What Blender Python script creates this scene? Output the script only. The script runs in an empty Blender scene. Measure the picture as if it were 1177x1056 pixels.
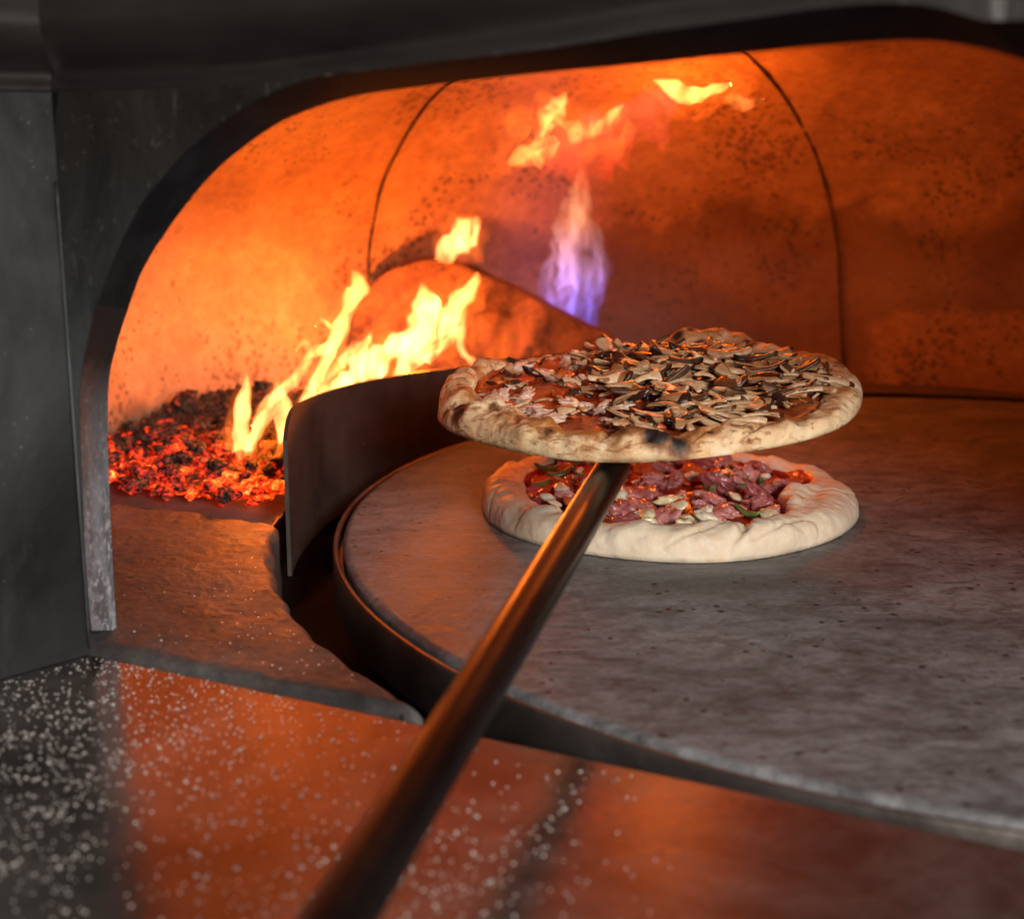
import bpy, bmesh, math, random
from mathutils import Vector, Matrix, noise
from math import radians, sin, cos, pi, hypot, atan2, sqrt, exp

sc = bpy.context.scene
col = sc.collection

# ---------------------------------------------------------------- camera
FPX, PITCH, CAMH = 1617.0, radians(13.0), 0.275
cam_d = bpy.data.cameras.new('camera'); cam = bpy.data.objects.new('camera', cam_d); col.objects.link(cam)
cam.location = (0, 0, CAMH); cam.rotation_euler = (radians(90) - PITCH, 0, 0)
cam_d.sensor_width = 36; cam_d.lens = FPX / 1177 * 36
cam_d.clip_start = 0.02; cam_d.clip_end = 50
cam_d.dof.use_dof = True; cam_d.dof.focus_distance = 0.93; cam_d.dof.aperture_fstop = 6.0
sc.camera = cam

# ---------------------------------------------------------------- world (dim kitchen) and lamps
w = bpy.data.worlds.new('World'); sc.world = w; w.use_nodes = True
w.node_tree.nodes['Background'].inputs[0].default_value = (0.75, 0.85, 1.0, 1)
w.node_tree.nodes['Background'].inputs[1].default_value = 0.035

def lamp(name, kind, loc, power, color, size, target=None):
    d = bpy.data.lights.new(name, kind); d.energy = power; d.color = color
    if kind == 'AREA': d.shape = 'RECTANGLE'; d.size = size[0]; d.size_y = size[1]
    else: d.shadow_soft_size = size
    o = bpy.data.objects.new(name, d); o.location = loc; col.objects.link(o)
    if target is not None:
        o.rotation_euler = (Vector(target) - Vector(loc)).to_track_quat('-Z', 'Y').to_euler()
    return o
FIRE = (1.0, 0.175, 0.012)
lamp('kitchen_lamp', 'AREA', (0.62, -0.95, 0.66), 42, (1.0, 0.94, 0.87), (0.5, 0.4), (0.12, 0.95, 0.05))
lamp('cool_fill', 'AREA', (1.0, -0.25, 0.50), 2.9, (0.85, 0.93, 1.0), (0.5, 0.5), (-0.25, 0.75, 0.12))  # added cool fill from low right for the jamb and side panel
lamp('cool_fill', 'AREA', (-0.1, -1.1, 1.1), 2.5, (0.85, 0.93, 1.0), (0.9, 0.4), (-0.15, 0.7, 0.1))  # unseen cool fill from above, behind the camera
lamp('fire_light', 'POINT', (-0.20, 1.13, 0.06), 1.7, FIRE, 0.012)
lamp('fire_light', 'POINT', (-0.095, 1.385, 0.082), 3.0, FIRE, 0.012)
lamp('fire_light', 'POINT', (0.17, 1.37, 0.245), 1.8, FIRE, 0.02)

sc.view_settings.view_transform = 'Standard'; sc.view_settings.look = 'None'
sc.view_settings.exposure = 0; sc.view_settings.gamma = 1
try: sc.view_settings.use_curve_mapping = False
except Exception: pass
sc.render.engine = 'CYCLES'
sc.cycles.use_denoising = True
sc.cycles.volume_step_rate = 0.5
sc.cycles.volume_max_steps = 256
sc.cycles.max_bounces = 8; sc.cycles.diffuse_bounces = 4; sc.cycles.glossy_bounces = 4
sc.cycles.transparent_max_bounces = 16; sc.cycles.volume_bounces = 0
sc.cycles.sample_clamp_indirect = 4; sc.cycles.caustics_reflective = False; sc.cycles.caustics_refractive = False

# ---------------------------------------------------------------- measuring helpers (photo point -> place in the room)
O = Vector((0, 0, CAMH)); CP, SP = cos(PITCH), sin(PITCH)
def ray(x, y):
    u, v = (x - 588.5) / FPX, (528 - y) / FPX
    return Vector((u, CP + v * SP, v * CP - SP))
def onz(x, y, z):
    r = ray(x, y); return O + r * ((z - CAMH) / r.z)
def aty(x, y, Y):
    r = ray(x, y); return O + r * (Y / r.y)
ZC = -0.005
A0 = onz(105, 752, ZC); B0 = onz(1177, 976, ZC)
D = (B0 - A0).normalized(); N = Vector((D.y, -D.x, 0))          # along the front edge; towards the cook
def onplane(x, y, off=0.0):
    r = ray(x, y); t = ((A0 + N * off - O).dot(N)) / r.dot(N); return O + r * t
def uv(p): return ((p - A0).dot(D), p.z)
def fp(u, z, off=0.0):
    p = A0 + D * u + N * off; return Vector((p.x, p.y, z))
CD = Vector((0.373, 0.997, 0)); RD = 0.494                        # turntable
CH = Vector((0.23, 0.99, 0)); RH = 0.655                          # chamber

# ---------------------------------------------------------------- object helpers
def tag(o, label=None, cat=None, group=None, kind=None):
    if label: o['label'] = label
    if cat: o['category'] = cat
    if group: o['group'] = group
    if kind: o['kind'] = kind
    return o
def empty(name, loc, label=None, cat=None, group=None):
    o = bpy.data.objects.new(name, None); o.location = loc; o.empty_display_size = 0.05; col.objects.link(o)
    return tag(o, label, cat, group)
def mk(name, verts, faces, mat, parent=None, smooth=True, local=False):
    me = bpy.data.meshes.new(name)
    v = [Vector(p) for p in verts]
    if parent is not None and not local:
        off = world_loc(parent); v = [p - off for p in v]
        loc = (0, 0, 0)
    elif parent is None and not local:
        c = Vector((sum(p.x for p in v) / len(v), sum(p.y for p in v) / len(v), min(p.z for p in v)))
        v = [p - c for p in v]; loc = c
    else: loc = (0, 0, 0)
    me.from_pydata([tuple(p) for p in v], [], faces); me.update()
    bm = bmesh.new(); bm.from_mesh(me); bmesh.ops.recalc_face_normals(bm, faces=bm.faces); bm.to_mesh(me); bm.free()
    for p in me.polygons: p.use_smooth = smooth
    if isinstance(mat, (list, tuple)):
        for m in mat: me.materials.append(m)
    else: me.materials.append(mat)
    o = bpy.data.objects.new(name, me); o.location = loc; col.objects.link(o)
    if parent is not None: o.parent = parent
    return o
def world_loc(o):
    l = Vector(o.location)
    while o.parent: o = o.parent; l += Vector(o.location)
    return l
def bevel(o, width, segs=2, angle=35):
    m = o.modifiers.new('bevel', 'BEVEL'); m.width = width; m.segments = segs
    m.limit_method = 'ANGLE'; m.angle_limit = radians(angle); return o
def autosmooth(o, ang=35):
    me = o.data
    bm = bmesh.new(); bm.from_mesh(me)
    for e in bm.edges:
        if len(e.link_faces) == 2 and e.calc_face_angle(0) > radians(ang): e.smooth = False
    bm.to_mesh(me); bm.free(); return o
def fn(p, s=1.0, seed=0.0):
    return noise.noise(Vector((p[0] * s + seed, p[1] * s - seed * 1.7, p[2] * s + seed * 0.3)))
def fbm(p, s, seed=0.0, oct=4):
    a, t = 1.0, 0.0
    for i in range(oct):
        t += a * fn(p, s * (2 ** i), seed + i * 3.1); a *= 0.5
    return t

# ---------------------------------------------------------------- material helpers
def new_mat(name):
    m = bpy.data.materials.new(name); m.use_nodes = True
    nt = m.node_tree; nt.nodes.clear(); return m, nt
class G:
    def __init__(s, nt): s.nt = nt
    def n(s, t, **k):
        nd = s.nt.nodes.new(t)
        ins = k.pop('ins', {})
        for a, b in k.items(): setattr(nd, a, b)
        for a, b in ins.items():
            if hasattr(b, 'links') or isinstance(b, bpy.types.NodeSocket): s.nt.links.new(b, nd.inputs[a])
            else: nd.inputs[a].default_value = b
        return nd
    def noise(s, vec, scale, detail=5, rough=0.6, dist=0.0):
        return s.n('ShaderNodeTexNoise', ins={'Vector': vec, 'Scale': scale, 'Detail': detail, 'Roughness': rough, 'Distortion': dist}).outputs['Fac']
    def ramp(s, fac, stops, interp='LINEAR'):
        r = s.n('ShaderNodeValToRGB', ins={'Fac': fac}); cr = r.color_ramp; cr.interpolation = interp
        while len(cr.elements) > len(stops): cr.elements.remove(cr.elements[-1])
        while len(cr.elements) < len(stops): cr.elements.new(1)
        for e, (p, c) in zip(cr.elements, stops):
            e.position = p; e.color = (c, c, c, 1) if isinstance(c, (int, float)) else (*c, 1)
        return r.outputs['Color']
    def mix(s, f, a, b, mode='MIX'):
        m = s.n('ShaderNodeMix', data_type='RGBA', blend_type=mode)
        for i, v in ((0, f), (6, a), (7, b)):
            if isinstance(v, bpy.types.NodeSocket): s.nt.links.new(v, m.inputs[i])
            elif i == 0: m.inputs[i].default_value = v
            else: m.inputs[i].default_value = (*v, 1) if len(v) == 3 else v
        return m.outputs[2]
    def math(s, op, a, b=0.0, clamp=False):
        m = s.n('ShaderNodeMath', operation=op, use_clamp=clamp)
        for i, v in enumerate((a, b)):
            if isinstance(v, bpy.types.NodeSocket): s.nt.links.new(v, m.inputs[i])
            else: m.inputs[i].default_value = v
        return m.outputs[0]
    def mapr(s, v, a, b, c=0.0, d=1.0):
        return s.n('ShaderNodeMapRange', ins={'Value': v, 'From Min': a, 'From Max': b, 'To Min': c, 'To Max': d}).outputs[0]
    def vec(s, scale=(1, 1, 1), rot=(0, 0, 0), kind='Object'):
        tc = s.n('ShaderNodeTexCoord').outputs[kind]
        return s.n('ShaderNodeMapping', ins={'Vector': tc, 'Scale': scale, 'Rotation': rot}).outputs[0]
    def bump(s, h, strength=0.3, dist=0.001, normal=None):
        ins = {'Height': h, 'Strength': strength, 'Distance': dist}
        if normal is not None: ins['Normal'] = normal
        return s.n('ShaderNodeBump', ins=ins).outputs[0]
    def attr(s, name): return s.n('ShaderNodeAttribute', attribute_name=name).outputs['Fac']
    def out(s, **k):
        p = s.n('ShaderNodeBsdfPrincipled')
        for a, b in k.items():
            a = a.replace('_', ' ')
            if isinstance(b, bpy.types.NodeSocket): s.nt.links.new(b, p.inputs[a])
            else: p.inputs[a].default_value = (*b, 1) if isinstance(b, tuple) and len(b) == 3 else b
        o = s.n('ShaderNodeOutputMaterial'); s.nt.links.new(p.outputs[0], o.inputs[0]); return p

def mat_dome():
    m, nt = new_mat('firebrick_lining'); g = G(nt); v = g.vec()
    big = g.noise(v, 4, 6, 0.6, 0.6)
    base = g.ramp(big, [(0.3, (0.28, 0.155, 0.09)), (0.5, (0.46, 0.28, 0.17)), (0.7, (0.56, 0.38, 0.25))])
    fine = g.noise(v, 90, 6, 0.7)
    base = g.mix(g.mapr(g.noise(v, 26, 6, 0.72, 0.7), 0.42, 0.66, 0, 0.45), base, (0.22, 0.10, 0.05))
    base = g.mix(0.7, base, g.ramp(fine, [(0.3, 0.45), (0.7, 1.0)]), 'MULTIPLY')
    # pits come in patches
    vor = g.n('ShaderNodeTexVoronoi', ins={'Vector': v, 'Scale': 120.0, 'Randomness': 1.0}).outputs['Distance']
    wob = g.math('ADD', vor, g.math('MULTIPLY', g.math('SUBTRACT', g.noise(v, 220, 3), 0.5), 0.7))
    patch = g.mapr(g.noise(v, 7, 4, 0.7), 0.44, 0.60)
    thr = g.math('MULTIPLY', patch, 0.42)
    pit = g.math('LESS_THAN', wob, thr)
    vor2 = g.n('ShaderNodeTexVoronoi', ins={'Vector': v, 'Scale': 38.0, 'Randomness': 1.0})
    sel = g.math('GREATER_THAN', g.noise(v, 11, 2), 0.56)
    wob2 = g.math('ADD', vor2.outputs['Distance'], g.math('MULTIPLY', g.noise(v, 150, 3), 0.35))
    pit2 = g.math('MULTIPLY', g.math('LESS_THAN', wob2, 0.30), sel)
    pits = g.math('MAXIMUM', pit, pit2)
    soot = g.mapr(g.noise(v, 6.5, 7, 0.65, 1.6), 0.60, 0.72, 0, 0.55)
    c = g.mix(soot, base, (0.06, 0.045, 0.035))
    st = g.math('ADD', g.attr('low_dark'), g.math('ADD', g.math('MULTIPLY', g.math('SUBTRACT', g.noise(g.vec(scale=(1, 1, 0.45)), 9, 5, 0.6), 0.5), 2.0), g.math('MULTIPLY', g.math('SUBTRACT', g.noise(v, 60, 4), 0.5), 0.3)))
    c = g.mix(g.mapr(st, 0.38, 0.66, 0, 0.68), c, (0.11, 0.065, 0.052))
    c = g.mix(g.math('MULTIPLY', pits, 0.62), c, (0.045, 0.03, 0.022))
    h = g.math('SUBTRACT', g.math('ADD', fine, g.math('MULTIPLY', big, 0.8)), pits)
    g.out(Base_Color=c, Roughness=g.mapr(big, 0.3, 0.7, 0.30, 0.5), Normal=g.bump(h, 0.5, 0.0018), Specular_IOR_Level=0.7)
    return m
def mat_stone(name, c1, c2, rough=0.5, spots=0.5, spec=0.5, bumpd=0.0012, scale=1.0, rust=None):
    m, nt = new_mat(name); g = G(nt); v = g.vec()
    big = g.noise(v, 7 * scale, 7, 0.65, 0.8)
    c = g.mix(g.mapr(big, 0.35, 0.65), c1, c2)
    if rust:
        c = g.mix(g.mapr(g.noise(v, 13 * scale, 6, 0.7, 0.5), 0.5, 0.7, 0, 0.7), c, rust)
    fine = g.noise(v, 160 * scale, 5, 0.75)
    mid = g.noise(v, 42 * scale, 5, 0.7)
    c = g.mix(0.6, c, g.ramp(fine, [(0.3, 0.5), (0.7, 1.15)]), 'MULTIPLY')
    vor = g.n('ShaderNodeTexVoronoi', ins={'Vector': v, 'Scale': 60.0 * scale, 'Randomness': 1.0}).outputs['Distance']
    wob = g.math('ADD', vor, g.math('MULTIPLY', fine, 0.35))
    pit = g.math('MULTIPLY', g.math('LESS_THAN', wob, 0.29), g.math('GREATER_THAN', mid, 0.5))
    c = g.mix(g.math('MULTIPLY', pit, spots), c, (0.02, 0.015, 0.012))
    h = g.math('SUBTRACT', g.math('ADD', g.math('MULTIPLY', fine, 0.6), mid), g.math('MULTIPLY', pit, 0.8))
    g.out(Base_Color=c, Roughness=g.mapr(mid, 0.3, 0.7, rough - 0.1, rough + 0.12), Normal=g.bump(h, 0.55, bumpd), Specular_IOR_Level=spec)
    return m
def mat_deck():
    m, nt = new_mat('baking_stone'); g = G(nt); v = g.vec()
    vs = g.vec(scale=(1, 1.6, 1), rot=(0, 0, radians(-18)))
    big = g.noise(vs, 5, 8, 0.68, 0.9)
    blotch = g.noise(v, 12, 7, 0.7, 0.6)
    c = g.mix(g.mapr(big, 0.36, 0.64), (0.135, 0.130, 0.132), (0.275, 0.270, 0.275))
    c = g.mix(g.mapr(blotch, 0.52, 0.72, 0, 0.7), c, (0.06, 0.05, 0.045))
    c = g.mix(g.mapr(g.noise(v, 17, 5, 0.7, 0.6), 0.58, 0.75, 0, 0.55), c, (0.22, 0.215, 0.22))
    fine = g.noise(v, 210, 5, 0.75); mid = g.noise(vs, 55, 5, 0.75, 0.4)
    c = g.mix(0.6, c, g.ramp(fine, [(0.3, 0.5), (0.7, 1.15)]), 'MULTIPLY')
    c = g.mix(0.85, c, g.ramp(mid, [(0.36, 0.42), (0.6, 1.15)]), 'MULTIPLY')
    # scratches and specks
    scr = None
    for i, (r, sx) in enumerate(((0.25, 1.0), (-0.35, 1.3), (-1.1, 0.8))):
        vv = g.vec(scale=(4 * sx, 120 * sx, 1), rot=(0, 0, r))
        n_ = g.noise(vv, 1.6, 2, 0.5); s_ = g.math('MULTIPLY', g.math('GREATER_THAN', n_, 0.735), g.math('GREATER_THAN', g.noise(v, 20 + 5 * i, 3), 0.52))
        scr = s_ if scr is None else g.math('MAXIMUM', scr, s_)
    vor = g.n('ShaderNodeTexVoronoi', ins={'Vector': v, 'Scale': 70.0, 'Randomness': 1.0}).outputs['Distance']
    pit = g.math('MULTIPLY', g.math('LESS_THAN', g.math('ADD', vor, g.math('MULTIPLY', fine, 0.3)), 0.29), g.math('GREATER_THAN', g.noise(v, 16, 3), 0.5))
    c = g.mix(g.math('MULTIPLY', scr, 0.30), c, (0.42, 0.40, 0.38))
    c = g.mix(g.math('MULTIPLY', pit, 0.85), c, (0.015, 0.012, 0.01))
    h = g.math('ADD', g.math('SUBTRACT', g.math('ADD', g.math('MULTIPLY', fine, 0.5), mid), pit), g.math('MULTIPLY', scr, 0.5))
    g.out(Base_Color=c, Roughness=g.mapr(mid, 0.3, 0.7, 0.42, 0.62), Normal=g.bump(h, 0.7, 0.0013), Specular_IOR_Level=0.5)
    return m
def mat_steel(name, c1, c2, rough, metallic=1.0, scale=1.0, streak=(1, 1, 1), dust=0.0, bumps=0.15):
    m, nt = new_mat(name); g = G(nt); v = g.vec(scale=streak)
    big = g.noise(v, 6 * scale, 6, 0.65, 0.5); fine = g.noise(v, 120 * scale, 4, 0.7)
    c = g.mix(g.mapr(big, 0.35, 0.65), c1, c2)
    vor = g.n('ShaderNodeTexVoronoi', ins={'Vector': g.vec(), 'Scale': 110.0, 'Randomness': 1.0}).outputs['Distance']
    met = metallic; 
    if dust:
        d = g.math('MULTIPLY', g.math('LESS_THAN', g.math('ADD', vor, g.math('MULTIPLY', fine, 0.25)), 0.22), g.math('GREATER_THAN', g.noise(g.vec(), 9, 4, 0.7), 0.56))
        d = g.math('MULTIPLY', d, dust)
        c = g.mix(d, c, (0.5, 0.48, 0.45)); met = g.math('SUBTRACT', metallic, d, True)
    g.out(Base_Color=c, Metallic=met, Roughness=g.mapr(g.math('ADD', big, g.math('MULTIPLY', fine, 0.5)), 0.5, 1.0, rough - 0.06, rough + 0.1),
          Normal=g.bump(fine, bumps, 0.0005))
    return m
def mat_simple(name, c1, c2, rough=0.5, scale=60, **k):
    m, nt = new_mat(name); g = G(nt)
    rnd = g.n('ShaderNodeObjectInfo').outputs['Random']
    n_ = g.noise(g.n('ShaderNodeNewGeometry').outputs['Position'], scale, 5, 0.65)
    f = g.mapr(g.math('ADD', g.math('MULTIPLY', rnd, 0.35), n_), 0.42, 0.95)
    g.out(Base_Color=g.mix(f, c1, c2), Roughness=rough, Normal=g.bump(n_, 0.4, 0.0008), **k)
    return m
def mat_dough(name, pale, tan, brown, raw=False):
    m, nt = new_mat(name); g = G(nt); v = g.vec()
    n1 = g.noise(v, 28, 6, 0.65, 0.5); n2 = g.noise(v, 120, 5, 0.7, 0.3); n3 = g.noise(v, 420, 3, 0.6)
    bake = g.attr('bake'); char = g.attr('char'); sauce = g.attr('sauce')
    c = g.mix(g.mapr(n1, 0.38, 0.66), pale, tan)
    b = g.math('ADD', bake, g.math('MULTIPLY', g.math('SUBTRACT', n2, 0.5), 1.1))
    c = g.mix(g.mapr(b, 0.48, 0.80), c, brown)
    if not raw:
        fl = g.math('ADD', g.math('MULTIPLY', g.math('SUBTRACT', g.noise(g.vec(scale=(1, 1, 2.5)), 75, 4, 0.6, 1.5), 0.5), 2.0), g.math('MULTIPLY', bake, 0.6))
        c = g.mix(g.mapr(fl, 0.34, 0.60, 0, 0.9), c, (0.34, 0.13, 0.028))
    flour = g.math('MULTIPLY', g.mapr(n2, 0.52, 0.68), g.mapr(n1, 0.42, 0.6))
    c = g.mix(g.math('MULTIPLY', flour, 0.6 if raw else 0.35), c, (0.82, 0.77, 0.70))
    ch = g.math('ADD', g.math('MULTIPLY', char, 1.35), g.math('MULTIPLY', g.math('SUBTRACT', n2, 0.5), g.math('ADD', 0.3, g.math('MULTIPLY', char, 1.3))))
    c = g.mix(g.mapr(ch, 0.12, 0.46, 0, 0.92), c, (0.24, 0.09, 0.025))
    c = g.mix(g.mapr(ch, 0.45, 0.72), c, (0.016, 0.011, 0.009))
    sm = g.math('ADD', sauce, g.math('MULTIPLY', g.math('SUBTRACT', n2, 0.5), 0.5))
    sf = g.mapr(sm, 0.42, 0.6)
    sc_ = g.mix(g.mapr(n1, 0.4, 0.65), (0.30, 0.035, 0.010) if not raw else (0.36, 0.022, 0.012), (0.50, 0.13, 0.035) if not raw else (0.55, 0.07, 0.025))
    c = g.mix(sf, c, sc_)
    vb = g.n('ShaderNodeTexVoronoi', feature='SMOOTH_F1', ins={'Vector': g.mix(0.012, v, g.n('ShaderNodeTexNoise', ins={'Vector': v, 'Scale': 60.0}).outputs['Color'], 'ADD'), 'Scale': 150.0, 'Randomness': 1.0, 'Smoothness': 0.4}).outputs['Distance']
    h = g.math('ADD', g.math('ADD', g.math('MULTIPLY', n2, 0.7), g.math('MULTIPLY', n3, 0.25)), g.math('MULTIPLY', vb, -0.6))
    p = g.out(Base_Color=c, Roughness=g.mapr(sf, 0, 1, 0.62, 0.25), Normal=g.bump(h, 0.6, 0.0013), Subsurface_Weight=0.12, Subsurface_Scale=0.006)
    p.inputs['Subsurface Radius'].default_value = (1.0, 0.55, 0.3)
    return m
def mat_mush(name, lo, hi, edge):
    m, nt = new_mat(name); g = G(nt); v = g.vec()
    rnd = g.n('ShaderNodeObjectInfo').outputs['Random']
    v = g.n('ShaderNodeNewGeometry').outputs['Position']
    n1 = g.noise(v, 260, 5, 0.7, 0.4)
    c = g.mix(g.mapr(g.math('ADD', n1, g.math('MULTIPLY', rnd, 0.5)), 0.45, 1.0), lo, hi)
    e = g.math('ADD', g.attr('edge'), g.math('MULTIPLY', g.math('SUBTRACT', n1, 0.5), 0.9))
    c = g.mix(g.mapr(e, 0.45, 0.75), c, edge)
    g.out(Base_Color=c, Roughness=0.36, Normal=g.bump(n1, 0.5, 0.0009), Specular_IOR_Level=0.5, Subsurface_Weight=0.1, Subsurface_Scale=0.003)
    return m
def mat_ember():
    m, nt = new_mat('glowing_charcoal'); g = G(nt)
    rnd = g.n('ShaderNodeObjectInfo').outputs['Random']; P = g.n('ShaderNodeNewGeometry').outputs['Position']
    n1 = g.noise(P, 85, 5, 0.7, 0.8); n2 = g.noise(P, 260, 4, 0.7, 0.5)
    loc = g.n('ShaderNodeSeparateXYZ', ins={0: P}).outputs[1]
    t = g.math('ADD', g.math('ADD', g.math('MULTIPLY', n1, 0.85), g.math('MULTIPLY', n2, 0.45)), g.math('MULTIPLY', rnd, 0.26))
    t = g.math('ADD', t, g.mapr(loc, 1.03, 1.26, 0.02, -0.19))
    em = g.ramp(t, [(0.68, (0, 0, 0)), (0.74, (0.35, 0.006, 0.0)), (0.84, (1.0, 0.03, 0.002)), (0.93, (1.0, 0.13, 0.01)), (1.0, (1.0, 0.42, 0.09))])
    st = g.mapr(t, 0.68, 1.0, 0.3, 2.2)
    c = g.mix(g.mapr(n2, 0.42, 0.62), (0.008, 0.007, 0.006), (0.10, 0.085, 0.075))
    g.out(Base_Color=c, Roughness=0.95, Specular_IOR_Level=0.1, Emission_Color=em, Emission_Strength=st, Normal=g.bump(g.math('ADD', n1, n2), 1.0, 0.003))
    return m
def mat_flame(name, color_stops, axis_scale, strength, nscale=45, stretch=0.35, thr=(0.36, 0.62), z0=0, z1=1):
    """glowing gas: an emitting volume broken up by turbulence"""
    m, nt = new_mat(name); g = G(nt)
    tc = g.n('ShaderNodeTexCoord').outputs['Object']
    v = g.n('ShaderNodeMapping', ins={'Vector': tc, 'Scale': (1, 1, stretch), 'Rotation': (0, radians(12), 0)}).outputs[0]
    n1 = g.noise(v, nscale, 4, 0.55, 0.7)
    z = g.n('ShaderNodeSeparateXYZ', ins={0: tc}).outputs[2]
    t = g.mapr(z, z0, z1)
    c = g.ramp(t, color_stops)
    d = g.mapr(n1, thr[0], thr[1], 0.06, 1.0)
    st = g.math('MULTIPLY', d, strength)
    e = g.n('ShaderNodeEmission', ins={'Color': c, 'Strength': st})
    o = g.n('ShaderNodeOutputMaterial'); nt.links.new(e.outputs[0], o.inputs['Volume'])
    return m

M_DOME = mat_dome()
M_DECK = mat_deck()
M_SLAB = mat_stone('hearth_stone', (0.035, 0.031, 0.029), (0.115, 0.10, 0.095), 0.62, 1.0, spec=0.45, bumpd=0.0028, rust=(0.10, 0.045, 0.02))
M_FLOOR = mat_stone('hearth_floor', (0.10, 0.08, 0.07), (0.2, 0.16, 0.14), 0.6)
M_BRICK = mat_stone('refractory_block', (0.06, 0.03, 0.02), (0.32, 0.17, 0.10), 0.85, 1.0, spec=0.2, bumpd=0.006, scale=1.5)
def mat_counter():
    m, nt = new_mat('counter_steel'); g = G(nt); v = g.vec()
    a = g.noise(v, 9, 6, 0.7, 0.8); b = g.noise(v, 55, 5, 0.75, 0.3); f = g.noise(v, 260, 4, 0.7)
    film = g.mapr(g.math('ADD', g.math('MULTIPLY', a, 0.7), g.math('MULTIPLY', b, 0.5)), 0.52, 0.78, 0, 0.16)
    c = g.mix(g.mapr(a, 0.35, 0.65), (0.20, 0.18, 0.165), (0.32, 0.29, 0.265)); c = g.mix(film, c, (0.30, 0.27, 0.24))
    g.out(Base_Color=c, Metallic=g.math('SUBTRACT', 0.92, film, True), Roughness=g.math('ADD', g.mapr(b, 0.3, 0.7, 0.11, 0.17), g.math('MULTIPLY', film, 0.3)), Normal=g.bump(g.math('ADD', f, b), 0.22, 0.0006))
    return m
M_COUNTER = mat_counter()
def mat_panel():
    m, nt = new_mat('blackened_steel'); g = G(nt); v = g.vec(scale=(1, 1, 0.5))
    n1 = g.noise(v, 8, 6, 0.62, 1.2); n2 = g.noise(g.vec(), 150, 5, 0.75); n3 = g.noise(v, 30, 6, 0.7, 0.6)
    c = g.mix(g.mapr(n1, 0.36, 0.64), (0.015, 0.0145, 0.014), (0.045, 0.046, 0.046)); c = g.mix(g.mapr(n3, 0.55, 0.72, 0, 0.4), c, (0.07, 0.07, 0.068))
    scr = g.noise(g.vec(scale=(50, 50, 4), rot=(0.1, 0.2, 0)), 1.4, 3, 0.6); c = g.mix(g.mapr(scr, 0.68, 0.73, 0, 0.25), c, (0.26, 0.25, 0.24))
    vor = g.n('ShaderNodeTexVoronoi', ins={'Vector': g.vec(), 'Scale': 170.0, 'Randomness': 1.0}).outputs['Distance']
    d = g.math('MULTIPLY', g.math('LESS_THAN', g.math('ADD', vor, g.math('MULTIPLY', n2, 0.3)), 0.23), g.math('GREATER_THAN', n3, 0.55))
    c = g.mix(g.math('MULTIPLY', d, 0.35), c, (0.4, 0.38, 0.36))
    g.out(Base_Color=c, Metallic=0.5, Roughness=g.math('ADD', g.mapr(n1, 0.3, 0.7, 0.34, 0.5), g.math('MULTIPLY', n3, 0.1)), Normal=g.bump(g.math('ADD', n2, n3), 0.25, 0.0007))
    return m
M_PANEL = mat_panel()
def mat_frame():
    m, nt = new_mat('worn_steel'); g = G(nt); v = g.vec(scale=(1, 1, 0.45))
    n1 = g.noise(v, 14, 6, 0.7, 0.8); n2 = g.noise(g.vec(), 170, 5, 0.75)
    z = g.n('ShaderNodeSeparateXYZ', ins={0: g.n('ShaderNodeTexCoord').outputs['Object']}).outputs[2]
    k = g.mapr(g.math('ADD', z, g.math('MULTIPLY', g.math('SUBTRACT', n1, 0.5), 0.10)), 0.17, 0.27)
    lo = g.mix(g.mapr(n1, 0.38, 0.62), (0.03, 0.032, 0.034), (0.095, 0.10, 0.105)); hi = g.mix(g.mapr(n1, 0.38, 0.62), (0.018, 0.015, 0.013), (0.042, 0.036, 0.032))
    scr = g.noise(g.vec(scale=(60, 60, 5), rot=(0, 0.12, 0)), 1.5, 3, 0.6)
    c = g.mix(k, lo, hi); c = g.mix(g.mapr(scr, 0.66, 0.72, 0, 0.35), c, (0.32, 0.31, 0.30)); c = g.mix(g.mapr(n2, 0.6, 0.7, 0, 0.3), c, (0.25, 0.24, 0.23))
    g.out(Base_Color=c, Metallic=0.4, Roughness=g.mapr(n1, 0.3, 0.7, 0.38, 0.55), Normal=g.bump(n2, 0.3, 0.0006))
    return m
M_FRAME = mat_frame()
M_REVEAL = mat_simple('sooty_reveal', (0.009, 0.009, 0.010), (0.030, 0.029, 0.031), 0.85, 30, Specular_IOR_Level=0.06)
def mat_jamb():
    m, nt = new_mat('mottled_steel'); g = G(nt); v = g.vec(scale=(1, 1, 0.5))
    n1 = g.noise(v, 22, 6, 0.7, 0.8); n2 = g.noise(g.vec(), 190, 5, 0.75); n3 = g.noise(v, 70, 5, 0.7, 0.5)
    c = g.mix(g.mapr(n1, 0.38, 0.62), (0.11, 0.115, 0.125), (0.36, 0.38, 0.41))
    c = g.mix(g.mapr(n2, 0.52, 0.66, 0, 0.8), c, (0.62, 0.64, 0.66))
    c = g.mix(g.mapr(n3, 0.55, 0.68, 0, 0.6), c, (0.05, 0.045, 0.045))
    z = g.n('ShaderNodeSeparateXYZ', ins={0: g.n('ShaderNodeTexCoord').outputs['Object']}).outputs[2]
    k = g.mapr(g.math('ADD', z, g.math('MULTIPLY', g.math('SUBTRACT', n1, 0.5), 0.06)), 0.04, 0.165)
    c = g.mix(k, c, (0.016, 0.0155, 0.016))
    g.out(Base_Color=c, Metallic=0.0, Specular_IOR_Level=g.mapr(k, 0, 1, 0.6, 0.2), Roughness=g.mapr(n1, 0.3, 0.7, 0.4, 0.6), Normal=g.bump(g.math('ADD', n2, n3), 0.7, 0.0012))
    return m
M_JAMB = mat_jamb()
M_HOOD = mat_steel('sooty_steel', (0.024, 0.020, 0.019), (0.058, 0.049, 0.046), 0.40, 0.5, 0.8, (0.5, 0.5, 2))
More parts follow.
